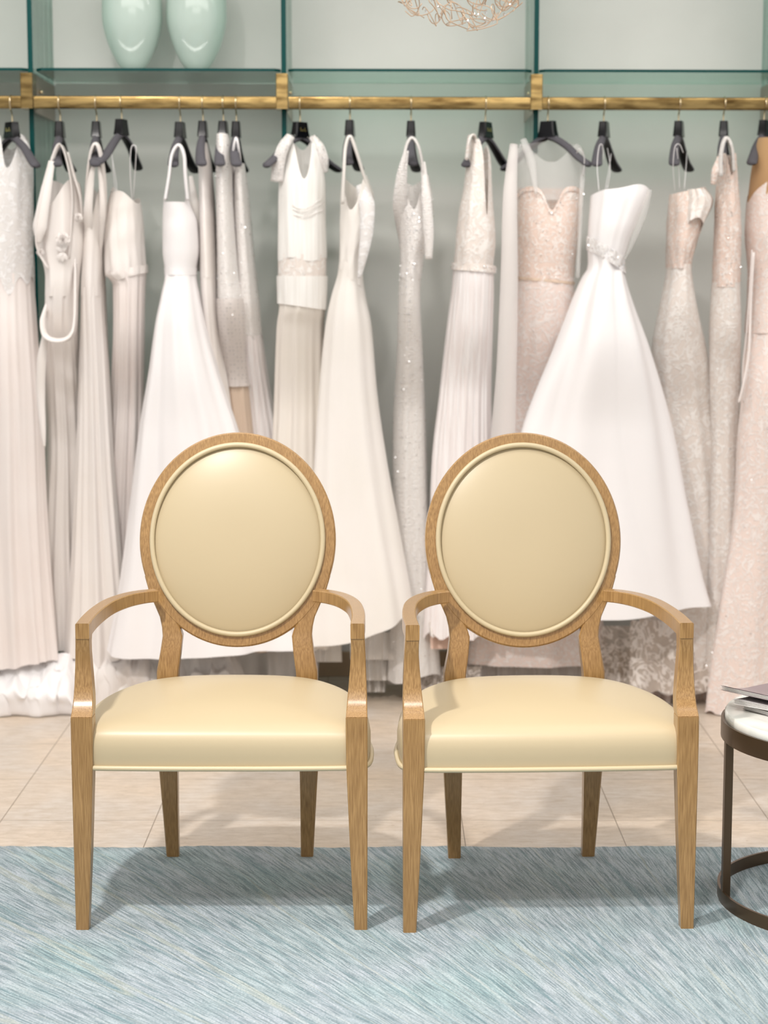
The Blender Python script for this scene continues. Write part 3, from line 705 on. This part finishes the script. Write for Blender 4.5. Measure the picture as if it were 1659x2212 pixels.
ribbon('draped_loop', R, [(100, 660, -.14), (92, 700, -.20), (100, 728, -.22), (126, 738, -.23), (152, 728, -.22), (163, 695, -.20), (164, 600, -.16), (162, 540, -.13)], [.02, .05, .06, .065, .06, .05, .03, .015], M['crepe'], 'y', .003)
ribbon('sleeve', R, [(98, 725, -.19), (90, 780, -.19), (88, 850, -.18), (93, 930, -.18), (96, 966, -.18)], [.02, .030, .028, .018, .006], M['crepe'], 'x', .003)
flower(R, 137, 518, -.20, .024, M['crepe'], 2, 'fabric_rose')
flower(R, 170, 470, -.17, .014, M['crepe'], 3, 'small_rose'); flower(R, 88, 545, -.18, .013, M['crepe'], 5, 'small_rose')
leaves(R, 137, 545, -.195, [(-60, .03, .006), (-95, .032, .007), (-130, .03, .006), (60, .03, .005), (100, .034, .005), (140, .028, .005)], M['crepe'])
# 3 plain narrow crepe gown
R = gown('plain narrow white crepe gown between the rose gown and the thin strap ivory gown')
r3 = lay([(310, 198, 218, .03, -.14), (350, 190, 224, .06, -.10), (420, 185, 228, .10, -.04), (520, 182, 226, .11, -.02), (600, 178, 226, .11, -.02), (800, 172, 234, .12, -.02), (1000, 165, 245, .13, -.02), (1200, 155, 262, .14, -.03), (1420, 140, 285, .16, -.03)], -0.03, 0.055)
tube('bodice', R, r3, 420, 640, M['crepe'], 8, (.001, .004), 5, tf=lambda t: 70*gauss(ang(t, FR), .5)-30*abs(math.cos(t)))
ribbon('strap', R, [(188, 500, -.05), (190, 400, -.12), (197, 335, -.16), (207, 312, -.17), (217, 335, -.16), (225, 400, -.12), (224, 500, -.05)], [.05, .04, .035, .035, .035, .04, .05], M['crepe'], 'y', .0038)
ribbon('strap', R, [(196, 560, -.06), (190, 470, -.15), (195, 400, -.17), (203, 350, -.18)], [.01, .03, .022, .01], M['crepe'], 'x'); ribbon('strap', R, [(216, 560, -.06), (221, 470, -.15), (219, 400, -.17), (211, 350, -.18)], [.008, .02, .015, .006], M['crepe'], 'x')
tube('skirt', R, r3, 620, 1430, M['crepe'], 13, (.003, .018), 6, bf=lambda t: 10*math.sin(3*t))
# 4 thin strap ivory gown
R = gown('ivory strapless gown with thin loops and ruched waist fourth from the left')
r4 = lay([(415, 240, 300, .06, -.02), (450, 232, 306, .09, -.02), (520, 226, 312, .10, -.03), (590, 228, 316, .10, -.03), (610, 246, 314, .09, -.03), (700, 248, 312, .10, -.03), (900, 238, 310, .11, -.02), (1100, 225, 308, .12, -.01), (1410, 200, 330, .14, 0)], 0.13, 0.055)
tube('bodice', R, r4, 420, 600, M['crepe'], 10, (.001, .006), 7, tf=lambda t: 14*math.cos(t)-6*math.sin(3*t), bf=lambda t: -16*math.cos(t), noisy=.004)
band('ruched_waist', R, r4, 592, 18, M['crepe'], .005, .010, 8, -12)
tube('skirt', R, r4, 585, 1415, M['crepe_pink'], 13, (.006, .02), 9)
for q in ([(250, 425, -.03), (246, 385, -.01), (240, 312, .02)], [(252, 422, -.05), (250, 385, -.03), (238, 318, .02)]): strap(R, q, M['satin'])
for q in ([(285, 430, -.10), (281, 370, -.15), (283, 322, -.17), (290, 314, -.17), (294, 330, -.17), (288, 428, -.08)],): strap(R, q, M['satin'])
# 5 A-line satin
R = gown('white A-line satin gown with square neckline hanging behind the left chair')
r5 = lay([(375, 368, 402, .09, -.12), (430, 355, 408, .11, -.11), (480, 352, 426, .11, -.10), (540, 352, 430, .10, -.10), (590, 357, 424, .09, -.10), (640, 348, 432, .11, -.10), (700, 336, 444, .13, -.10), (800, 322, 470, .16, -.10), (930, 300, 512, .19, -.10), (1100, 280, 560, .21, -.10), (1280, 258, 605, .22, -.09), (1420, 232, 655, .23, -.08)], -0.17, 0.11)
tube('bodice', R, r5, 436, 592, M['satin'], 5, (.0005, .002), 11, tf=lambda t: -52*gauss(ang(t, FR-1.25), .28)-52*gauss(ang(t, FR+1.35), .22)+0)
band('waistband', R, r5, 586, 16, M['satin'], .002, 0, 12, nf=4)
tube('skirt', R, r5, 590, 1418, M['satin'], 9, (.002, .030), 13, bf=lambda t: 8*math.sin(2*t), power=.8)
ribbon('strap', R, [(358, 432, -.19), (366, 380, -.20), (372, 335, -.20), (386, 314, -.20), (397, 335, -.20), (400, 380, -.19), (405, 432, -.17)], [.03, .022, .022, .022, .022, .022, .022], M['satin'], 'y', .0038)
ribbon('back_panel', R, [(412, 380, -.02), (420, 440, -.03), (428, 520, -.04), (424, 585, -.05)], [.012, .03, .03, .02], M['satin_warm'], 'x')
# 6 plain narrow
R = gown('plain narrow white sleeveless gown between the square neck gown and the beaded net gown')
r6 = lay([(300, 432, 446, .05, 0), (340, 430, 454, .10, 0), (420, 432, 462, .13, 0), (600, 434, 472, .14, 0), (750, 440, 482, .15, .01), (900, 440, 500, .16, .02), (1100, 430, 515, .17, .03), (1400, 420, 540, .18, .05)], 0.02, 0.05)
tube('bodice', R, r6, 306, 600, M['crepe'], 6, (.0008, .003), 15); tube('skirt', R, r6, 600, 1410, M['crepe'], 8, (.003, .015), 16)
# 7 beaded net
R = gown('sheer beaded net gown with fine rows of crystals under the twin hangers')
r7 = lay([(285, 468, 492, .04, -.06), (320, 467, 500, .09, -.05), (420, 468, 505, .12, -.03), (600, 470, 520, .13, -.02), (650, 470, 530, .13, -.02), (830, 478, 540, .14, -.01), (1000, 486, 556, .15, 0), (1400, 480, 590, .17, .03)], 0.13, 0.05)
tube('bodice', R, r7, 288, 650, M['bead_white'], 7, (.001, .003), 17, beads=170)
tube('overskirt', R, r7, 645, 835, M['dots'], 7, (.002, .004), 18, beads=50, grow=.004); tube('skirt', R, r7, 640, 1410, M['lining'], 9, (.002, .012), 19, grow=-.004)
# 8 lace with beading
R = gown('white beaded lace gown flaring right, just left of the cap sleeve gown')
r8 = lay([(350, 506, 528, .05, .0), (420, 504, 538, .09, .01), (520, 508, 546, .10, .02), (650, 512, 560, .11, .03), (720, 514, 566, .11, .03), (900, 520, 594, .13, .04), (1100, 524, 640, .15, .06), (1400, 520, 700, .16, .10)], 0.22, 0.06)
tube('bodice', R, r8, 352, 735, M['bead_white'], 7, (.001, .004), 21, beads=130, bf=lambda t: 10*math.sin(6*t)); tube('skirt', R, r8, 725, 1400, M['pleat'], 12, (.003, .016), 22)
strap(R, [(506, 380, -.02), (504, 330, -.12), (510, 298, -.14), (517, 330, -.12), (522, 380, 0)], M['satin'], .004)
# 9 cap sleeve
R = gown('ivory cap sleeve gown with crystal shoulders and two tiered overlay')
r9 = lay([(296, 622, 680, .03, -.05), (340, 612, 694, .06, -.05), (400, 602, 704, .08, -.05), (460, 601, 704, .09, -.05), (555, 600, 706, .10, -.05), (665, 601, 704, .10, -.05), (700, 596, 702, .10, -.03), (900, 588, 706, .11, -.01), (1100, 580, 712, .12, .01), (1400, 580, 720, .14, .03)], 0.07, 0.065)
tube('bodice', R, r9, 300, 560, M['pleat_ivory'], 10, (.0015, .004), 23, tf=lambda t: 86*gauss(ang(t, FR+.12), .42)+150*gauss(ang(t, 0), .20)+90*gauss(ang(t, PI), .22)+20*gauss(ang(t, PI/2), .5), bf=lambda t: 4*math.sin(4*t))
for k, (p, d) in enumerate(((432, 30), (446, 22), (462, 16))):
    pts = [P(608+92*i/14, p+d*math.sin(PI*i/14)-10, RY-.012-.05-.012-.085*math.sin(PI*(.12+.76*i/14))) for i in range(15)]
    b = MB(); b.tube(pts, .0012, 6); b.build('embroidered_swag', M['bead_ivory'], R)
band('lace_band', R, r9, 574, 50, M['lace_ivory'], -.001, .0, 24)
tube('overlay', R, r9, 596, 664, M['pleat_ivory'], 10, (.001, .004), 25, grow=.004, bf=lambda t: 8*math.cos(t-.3), nv=20)
tube('skirt', R, r9, 655, 1405, M['champagne'], 11, (.006, .018), 26, grow=-.003)
for pts, w in (([(628, 294, -.09), (612, 318, -.11), (602, 352, -.11), (598, 392, -.10)], [.028, .036, .04, .040]), ([(674, 296, -.05), (690, 318, -.07), (700, 345, -.07), (704, 372, -.06)], [.022, .03, .03, .014])):
    s_ = ribbon('cap_sleeve', R, pts, w, M['bead_white'], 'x', .004)
    W3 = spline([P(p[0], p[1], RY-.012+p[2]-.012) for p in pts], 8); q = MB(); rnd = random.Random(5)
    for p in W3:
        for k in range(3):
            c = p+Vector((rnd.uniform(-.014, .014), -.002, rnd.uniform(-.006, .006))); sz = rnd.uniform(.001, .0024)
            q.add([c+Vector(w_)*sz for w_ in ((1,.3,0),(-1,-.3,0),(0,1,.2),(0,-1,-.2),(0,0,1),(0,0,-1))], [(0,2,4),(2,1,4),(1,3,4),(3,0,4),(0,2,5),(2,1,5),(1,3,5),(3,0,5)])
    tag(q.build('beading', M['bead'], s_, False), kind='stuff')
# 10 satin slip gown with embroidered back
R = gown('ivory satin gown with draped embroidered back between the cap sleeve and beaded column gowns')
r10 = lay([(300, 748, 766, .05, -.08), (350, 742, 782, .09, -.08), (430, 736, 808, .11, -.08), (480, 735, 806, .11, -.08), (560, 733, 786, .10, -.08), (590, 730, 784, .10, -.08), (640, 716, 790, .11, -.08), (700, 704, 802, .12, -.08), (850, 690, 815, .14, -.08), (1000, 680, 836, .17, -.08), (1150, 672, 862, .19, -.07), (1300, 668, 888, .20, -.07), (1390, 664, 900, .21, -.06)], -0.13, 0.11)
tube('bodice', R, r10, 400, 600, M['satin_warm'], 6, (.001, .005), 27, tf=lambda t: 62*gauss(ang(t, FR-.4), .55)-25*abs(math.cos(t)), bf=lambda t: 24*math.cos(t), noisy=.004)
tube('skirt', R, r10, 575, 1375, M['satin_warm'], 7, (.002, .022), 28, tf=lambda t: 24*math.cos(t), bf=lambda t: -38*math.cos(t)+6*math.sin(3*t), power=.8)
ribbon('strap', R, [(741, 440, -.18), (744, 370, -.20), (747, 320, -.20), (756, 296, -.20), (768, 325, -.19), (784, 375, -.16), (803, 430, -.13)], [.02, .022, .026, .03, .024, .02, .02], M['satin_warm'], 'y', .0038)
ribbon('embroidered_back', R, [(778, 400, -.16), (792, 440, -.19), (792, 500, -.20), (784, 555, -.20), (776, 600, -.19)], [.028, .05, .042, .028, .012], M['lace_white'], 'x', .003)
# 11 beaded column
R = gown('narrow crystal beaded column gown hanging alone between the two chairs')
r11 = lay([(296, 878, 906, .05, -.08), (340, 868, 918, .09, -.08), (430, 850, 934, .11, -.08), (500, 860, 936, .11, -.08), (560, 864, 914, .10, -.08), (640, 861, 908, .09, -.08), (760, 858, 913, .10, -.08), (900, 850, 919, .11, -.08), (1100, 848, 925, .12, -.08), (1300, 846, 938, .13, -.09), (1470, 838, 950, .15, -.10)], 0.05, 0.06)
tube('bodice', R, r11, 395, 600, M['bead_white'], 6, (.001, .005), 29, tf=lambda t: 58*gauss(ang(t, FR), .42)-20*abs(math.cos(t)), beads=260)
tube('skirt', R, r11, 590, 1468, M['bead_ivory'], 6, (.002, .012), 30, beads=520, bf=lambda t: 10*math.sin(2*t))
ribbon('strap', R, [(862, 420, -.17), (872, 360, -.20), (878, 318, -.20), (890, 299, -.20), (904, 320, -.20), (914, 370, -.18), (924, 430, -.16)], [.035, .03, .03, .032, .028, .03, .035], M['bead_white'], 'y', .003)
ribbon('strap', R, [(872, 520, -.10), (864, 445, -.18), (868, 380, -.21), (878, 325, -.21)], [.03, .046, .034, .014], M['bead_white'], 'x', .003)
ribbon('strap', R, [(914, 350, -.18), (921, 430, -.20), (926, 500, -.20), (926, 560, -.19)], [.014, .03, .032, .022], M['bead_white'], 'x', .003)
# 12 lace V gown
R = gown('ivory lace gown with jewelled belt and pleated tulle skirt left of the sweetheart gown')
r12 = lay([(298, 1012, 1052, .04, -.12), (340, 1008, 1060, .08, -.10), (400, 1002, 1062, .10, -.09), (450, 992, 1066, .11, -.09), (520, 984, 1070, .11, -.09), (575, 980, 1066, .10, -.09), (620, 976, 1066, .11, -.08), (700, 966, 1064, .12, -.07), (850, 950, 1060, .14, -.06), (1000, 934, 1064, .15, -.05), (1200, 926, 1072, .17, -.03), (1380, 915, 1080, .18, -.02)], -0.04, 0.07)
tube('bodice', R, r12, 300, 585, M['lace_ivory'], 7, (.001, .004), 31, tf=lambda t: 165*gauss(ang(t, FR+.55), .22)+70*gauss(ang(t, 0), .4)+60*gauss(ang(t, PI), .30)+60*gauss(ang(t, PI/2), .6), noisy=.004)
band('jewelled_belt', R, r12, 578, 16, M['lace_ivory'], .006, .006, 32, 4, beads=80)
tube('skirt', R, r12, 582, 1375, M['pleat'], 26, (.002, .014), 33, bf=lambda t: 16*math.sin(8*t)*.5, nu=300)
ribbon('shoulder', R, [(1008, 345, -.17), (1014, 302, -.18), (1022, 297, -.16), (1030, 320, -.15), (1036, 380, -.16)], [.03, .03, .03, .02, .01], M['lace_ivory'], 'y', .003)
# 13 sweetheart with illusion yoke
R = gown('blush lace sweetheart gown with sheer tulle yoke and long tulle veil panel')
r13 = lay([(295, 1140, 1238, .03, -.01), (330, 1112, 1262, .05, -.01), (420, 1117, 1258, .09, 0), (500, 1117, 1252, .10, 0), (605, 1116, 1240, .09, 0), (700, 1105, 1248, .10, .01), (900, 1080, 1262, .12, .03), (1100, 1050, 1280, .14, .05), (1440, 1010, 1310, .17, .08)], 0.16, 0.08)
def sweet(t):
    d = ang(t, FR); return -18+52*gauss(d, .26)+14*gauss(abs(d)-1.35, .35)
tube('illusion_yoke', R, r13, 300, 432, M['tulle'], 6, (.001, .002), 35, tf=lambda t: 50*gauss(ang(t, FR), .6)+10*abs(math.cos(t)), grow=-.001)
tube('bodice', R, r13, 420, 606, M['lace_nude'], 4, (.0005, .001), 36, tf=sweet, bf=lambda t: -6*math.cos(t), noisy=.002, beads=140)
tube('neckline_trim', R, r13, 420, 430, M['lace_nude'], 4, (.0005, .001), 36, tf=sweet, bf=sweet, nv=6, grow=.003, noisy=.004, beads=30)
band('waist_seam', R, r13, 606, 6, M['lining'], .002, 0, 37, 6)
tube('skirt', R, r13, 604, 1440, M['lace_blush'], 9, (.002, .014), 38, tf=lambda t: -6*math.cos(t))
ribbon('veil_panel', R, [(1110, 312, -.10), (1102, 420, -.16), (1100, 600, -.17), (1094, 800, -.17), (1086, 960, -.16), (1078, 1200, -.15)], [.025, .045, .055, .065, .08, .10], M['tulle_thick'], 'x', .003)
ribbon('tulle_fold', R, [(1130, 300, -.05), (1148, 350, -.07), (1158, 420, -.09)], [.02, .028, .01], M['tulle'], 'x', .0005)
ribbon('tulle_fold', R, [(1262, 345, -.05), (1256, 420, -.09), (1248, 600, -.09)], [.02, .014, .012], M['tulle'], 'x', .001)
strap(R, [(1246, 330, -.12), (1252, 322, -.15), (1262, 340, -.13), (1260, 380, -.10)], M['satin'], .0015); strap(R, [(1118, 345, .0), (1124, 312, -.03), (1132, 330, .02)], M['satin'], .0015)
# 14 strapless ball gown
R = gown('white strapless satin ball gown with jewelled belt and wide gleaming skirt')
r14 = lay([(395, 1278, 1408, .09, -.13), (430, 1276, 1398, .10, -.13), (480, 1272, 1376, .10, -.13), (530, 1270, 1356, .09, -.13), (575, 1272, 1346, .08, -.13), (600, 1258, 1350, .10, -.13), (650, 1236, 1364, .12, -.14), (750, 1198, 1398, .16, -.15), (930, 1130, 1448, .20, -.16), (1100, 1092, 1482, .23, -.16), (1250, 1068, 1512, .24, -.16), (1335, 1052, 1536, .25, -.16)], -0.2, 0.13)
tilt = lambda t: 26*math.cos(t)
tube('bodice', R, r14, 408, 550, M['satin'], 11, (.004, .002), 39, tf=lambda t: -10*gauss(ang(t, FR+.5), .5)+14*gauss(ang(t, PI), .6)+6*gauss(ang(t, 0), .4), bf=tilt)
tube('jewelled_belt', R, r14, 535, 566, M['lace_white'], 8, (.002, .002), 40, tf=tilt, bf=tilt, grow=.004, noisy=.010, nv=10, beads=110)
tube('skirt', R, r14, 552, 1332, M['satin'], 7, (.004, .036), 41, tf=tilt, bf=lambda t: -10*math.cos(t)+5*math.sin(3*t), power=.6, nu=260)
for q in ([(1294, 412, -.20), (1290, 360, -.18), (1294, 318, -.17), (1301, 314, -.17), (1304, 345, -.14)], [(1308, 408, -.05), (1316, 360, .04), (1322, 318, .12)], [(1312, 408, -.07), (1318, 360, .0), (1308, 300, .1)]): strap(R, q, M['satin'], .0011)
ribbon('tulle_layer', R, [(1392, 408, -.18), (1384, 460, -.18), (1366, 520, -.17), (1350, 560, -.16)], [.05, .04, .02, .006], M['tulle'], 'x')
# 15 strapless lace
R = gown('ivory lace strapless trumpet gown right of the satin ball gown')
r15 = lay([(405, 1450, 1522, .07, -.05), (430, 1446, 1538, .09, -.05), (480, 1442, 1520, .10, -.05), (530, 1440, 1502, .10, -.05), (575, 1440, 1492, .09, -.05), (650, 1428, 1502, .10, -.05), (760, 1408, 1526, .12, -.05), (900, 1404, 1548, .14, -.04), (1100, 1410, 1570, .16, -.03), (1300, 1390, 1582, .18, -.02), (1490, 1370, 1590, .20, -.02)], 0.06, 0.09)
tube('bodice', R, r15, 410, 580, M['lace_nude'], 6, (.001, .004), 43, tf=lambda t: -8*math.cos(t), noisy=.007)
tube('bodice_fold', R, [(q[0], q[1]+36, q[2]-2, q[3]*.7, q[4]-.06) for q in r15[:4]], 408, 500, M['lace_ivory'], 6, (.002, .004), 44, noisy=.008, bf=lambda t: 30*math.sin(t*1), nv=20)
tube('skirt', R, r15, 570, 1488, M['lace_ivory'], 8, (.002, .020), 45, bf=lambda t: 6*math.sin(12*t)+10*math.sin(2*t))
for q in ([(1458, 412, -.10), (1454, 360, -.15), (1458, 318, -.17), (1468, 312, -.17), (1476, 330, -.16)], [(1478, 408, -.10), (1482, 360, -.05), (1484, 330, .05)], [(1468, 410, -.10), (1466, 360, -.12), (1462, 320, -.15)]): strap(R, q, M['satin'], .0011)
# 16 narrow beaded lace
R = gown('narrow ivory lace gown with gathered beaded top second from the right end')
r16 = lay([(298, 1560, 1582, .04, -.10), (330, 1552, 1588, .07, -.10), (400, 1548, 1592, .09, -.08), (500, 1544, 1598, .10, -.08), (600, 1540, 1596, .10, -.08), (700, 1534, 1598, .11, -.08), (800, 1532, 1598, .11, -.08), (950, 1536, 1594, .12, -.08), (1150, 1530, 1602, .13, -.08), (1400, 1520, 1625, .15, -.07)], -0.07, 0.05)
tube('bodice', R, r16, 330, 620, M['lace_nude'], 5, (.001, .005), 47, tf=lambda t: 50*gauss(ang(t, FR), .3), noisy=.006, beads=130)
tube('skirt', R, r16, 610, 1470, M['lace_ivory'], 6, (.001, .012), 48, beads=70)
ribbon('gathered_shoulder', R, [(1557, 380, -.19), (1558, 330, -.20), (1568, 299, -.20), (1580, 320, -.20), (1584, 370, -.18)], [.03, .028, .03, .026, .02], M['bead_ivory'], 'y', .004)
ribbon('ruffle_sleeve', R, [(1556, 340, -.18), (1546, 370, -.19), (1540, 398, -.18)], [.02, .026, .014], M['lace_nude'], 'x', .005)
# 17 blush gown
R = gown('blush pink lace gown with tan mesh shoulders at the far right edge')
r17 = lay([(290, 1640, 1700, .04, -.06), (330, 1630, 1720, .07, -.06), (400, 1620, 1730, .10, -.06), (500, 1612, 1730, .11, -.06), (600, 1618, 1728, .10, -.06), (700, 1612, 1735, .11, -.06), (850, 1604, 1745, .13, -.07), (950, 1594, 1760, .14, -.08), (1100, 1586, 1790, .17, -.10), (1300, 1556, 1840, .21, -.13), (1450, 1532, 1870, .24, -.15), (1556, 1520, 1890, .26, -.16)], -0.22, 0.1)
tube('mesh_yoke', R, r17, 296, 440, M['tan_mesh'], 6, (.001, .003), 49, tf=lambda t: 40*gauss(ang(t, FR+.6), .5))
tube('bodice', R, r17, 405, 720, M['lace_blush'], 6, (.001, .004), 50, noisy=.004, grow=.003, beads=90, tf=lambda t: -22*gauss(ang(t, FR-.2), .5)+30*gauss(ang(t, PI), .5))
tube('skirt', R, r17, 700, 1548, M['lace_blush'], 9, (.002, .02), 51, beads=120, bf=lambda t: 5*math.sin(14*t))
for q, w in (([(1624, 540, -.17), (1618, 640, -.18), (1612, 720, -.19), (1604, 800, -.20), (1606, 870, -.20)], .010), ([(1628, 545, -.17), (1622, 650, -.18), (1618, 760, -.20), (1606, 830, -.21), (1596, 870, -.21)], .008)):
    ribbon('ribbon_tie', R, q, w, M['crepe_pink'], 'y' if w == .010 else 'x')

# trains and hems on the floor behind the chairs: separate garments' ends
def hem(R, name, x0, x1, y0, y1, Y, n, amp, mat, seed, scal=0, lean=.04):
    rnd = random.Random(seed); nu = 160; rows = []; ph = rnd.uniform(0, 6)
    for i in range(25):
        v = i/24; row = []
        for j in range(nu+1):
            u = j/nu; px = x0+(x1-x0)*u; py = y0+(y1-y0)*v+(scal*v*abs(math.sin(u*PI*n*2)))
            w = math.sin(u*2*PI*n+ph+.8*math.sin(u*7+ph))+.4*math.sin(u*2*PI*n*2.3+ph*2)
            yy = Y-amp*w*(.25+.75*v)-lean*v; p = P(px, py, yy); row.append(Vector((p.x+.3*amp*math.cos(u*2*PI*n+ph)*v, yy, max(.003, p.z))))
        rows.append(row)
    b = MB(); b.grid(rows, False); return b.build(name, mat, R)
S = bpy.data.objects
def find(lab): return next(o for o in S if o.get('label', '').startswith(lab))
g2, g5, g10, g12, g13, g15 = (find(x) for x in ('ivory crepe gown', 'white A-line', 'ivory satin gown', 'ivory lace gown with jewelled', 'blush lace sweetheart', 'ivory lace strapless'))
puddle(g2, 'train', 120, 330, 1345, 1520, 6.18, .13, M['crepe'], 9, 7)
puddle(g5, 'train', 235, 520, 1400, 1560, 6.2, .14, M['satin_warm'], 13, 6, 1.3)
g3 = find('plain narrow white crepe'); hem(g3, 'underskirt', 345, 500, 1395, 1475, 6.36, 3, .03, M['crepe_pink'], 5)
for k, (a, b2, y0, y1, Y) in enumerate(((640, 735, 1340, 1430, 6.22), (755, 850, 1365, 1425, 6.17), (770, 845, 1395, 1470, 6.20), (778, 835, 1430, 1495, 6.23), (835, 880, 1400, 1478, 6.27))):
    hem(g10, 'ruffle', a, b2, y0, y1, Y, 2.2+k*.5, .022, M['satin_warm'], 20+k)
hem(g12, 'lace_hem', 925, 1010, 1330, 1372, 6.1, 2, .02, M['lace_ivory'], 31, 6); hem(g12, 'peach_lining', 928, 1012, 1350, 1402, 6.14, 1.5, .015, cloth('peach_lining', (238, 206, 188), None, .7), 32)
hem(g5, 'underskirt', 250, 690, 1380, 1462, 6.33, 5, .025, M['satin_warm'], 41)
hem(g13, 'tulle_hem', 1000, 1300, 1395, 1492, 6.27, 7, .02, M['tulle_thick'], 33); hem(g13, 'lace_train', 880, 1040, 1440, 1512, 6.2, 5, .03, M['lace_sheer'], 34, 8, .08)
hem(g15, 'lace_hem', 1296, 1366, 1352, 1500, 6.22, 1, .02, M['lace_sheer'], 35, 6)
hem(g15, 'lace_train', 1362, 1530, 1340, 1492, 6.10, 1.5, .03, M['lace_sheer'], 36, 8, .07)
hem(g15, 'lace_train', 1380, 1545, 1440, 1530, 6.18, 4, .03, M['lace_nude'], 37, 6, .05)

# hangers with their gowns
HN = [(25, 264, -50, 'hanger with glossy face holding the lace gown at the left end', .36),
      (129, 263, 82, 'hanger carrying the gown with the fabric rose', .36), (208, 263, 84, 'hanger inside the plain narrow crepe gown left of the thin looped straps', .36),
      (262, 258, 68+180, 'hanger turned to show both arms with thin white loops, fourth from the left', .36), (389, 264, 78, 'hanger of the square neck satin gown, black far arm showing', .36),
      (438, 262, 84, 'hanger of the plain narrow gown beside the square neck gown', .36), (482, 262, 82, 'hanger of the beaded net gown', .36),
      (510, 263, 86, 'edge-on hanger just left of the middle glass divider', .36), (648, 264, 50, 'hanger of the cap sleeve gown', .36),
      (756, 260, 84, 'hanger of the satin gown with embroidered back', .36), (888, 262, 88, 'hanger of the beaded column gown', .36),
      (1049, 264, 62, 'hanger with gold lettering holding the belted lace gown', .36), (1184, 262, -42, 'widest facing hanger holding the sweetheart gown', .36),
      (1305, 263, 79, 'hanger of the strapless satin ball gown', .36), (1467, 262, 82, 'hanger of the strapless lace gown', .36),
      (1564, 262, 87, 'hanger of the narrow gathered lace gown', .36), (1652, 260, 62, 'hanger of the blush gown at the right edge', .36)]
for i, (px, py, yaw, lab, W) in enumerate(HN): hanger(px, py, yaw, lab, W, marks=i in (0, 8, 11))

# ------------------------------------------------------------------ light
W = bpy.data.worlds.new('ambient_fill'); bpy.context.scene.world = W; W.use_nodes = True  # uniform ambient light added to fill the open-sided room
bg = W.node_tree.nodes['Background']; bg.inputs[0].default_value = (1.0, .985, .97, 1); bg.inputs[1].default_value = .86
def spot(loc, tgt, power, size=55, blend=.6, rad=.06, col=(1, .955, .915)):
    l = bpy.data.lights.new('key_or_fill_spot', 'SPOT'); l.energy = power; l.spot_size = math.radians(size); l.spot_blend = blend; l.shadow_soft_size = rad; l.color = col
    o = bpy.data.objects.new('key_or_fill_spot', l); C.objects.link(o); o.location = loc
    o.rotation_euler = (Vector(tgt)-Vector(loc)).to_track_quat('-Z', 'Y').to_euler(); return o
def area(loc, tgt, power, sx, sy, col=(1, .97, .93)):
    l = bpy.data.lights.new('area_fill', 'AREA'); l.shape = 'RECTANGLE'; l.size = sx; l.size_y = sy; l.energy = power; l.color = col  # area lights without a visible fixture, added as fill
    o = bpy.data.objects.new('area_fill', l); C.objects.link(o); o.location = loc
    o.rotation_euler = (Vector(tgt)-Vector(loc)).to_track_quat('-Z', 'Y').to_euler(); return o
spot((-.95, 2.65, 3.0), (-.1, 3.9, 0), 330, 80, .7, .07)
spot((.1, 2.3, 3.0), (.6, 3.1, 0), 210, 66, .9, .12)
spot((.65, 4.4, 3.05), (.72, 6.0, 1.1), 70, 46, .9, .05)
spot((-.2, 4.8, 3.05), (-.1, 6.1, 1.2), 40, 55, .9, .05)
area((0, 5.2, 3.05), (0, 5.9, 1.2), 34, 6, .12)  # strip added to brighten wall and gowns, set to the rail shadow's angle
area((0, 3.9, 3.05), (0, 6.1, .8), 56, 5, .8)  # wide fill added to lift the shaded gowns at the back
spot((-.95, 4.5, 3.05), (-.95, 6.3, 1.5), 45, 62, .9, .06)  # fill spot added to brighten the wall in the left bays
spot((-1.0, 3.6, 3.05), (-.95, 6.0, .6), 75, 40, .9, .1)  # fill spot added for the dim, tightly packed skirts on the left
area((0, 1.0, 3.05), (0, 2.2, 0), 60, 3, 2)

# ------------------------------------------------------------------ camera
cam = bpy.data.cameras.new('camera'); co = bpy.data.objects.new('camera', cam); C.objects.link(co)
co.location = (0, 0, H); co.rotation_euler = (PI/2-PT, 0, 0)
cam.sensor_fit = 'HORIZONTAL'; cam.sensor_width = 36; cam.lens = F/1659*36
cam.dof.use_dof = True; cam.dof.focus_distance = 4.12; cam.dof.aperture_fstop = 5.0
bpy.context.scene.camera = co
sc = bpy.context.scene
sc.view_settings.view_transform = 'Standard'; sc.view_settings.look = 'None'; sc.view_settings.gamma = 1; sc.view_settings.use_curve_mapping = False
sc.view_settings.exposure = -0.22
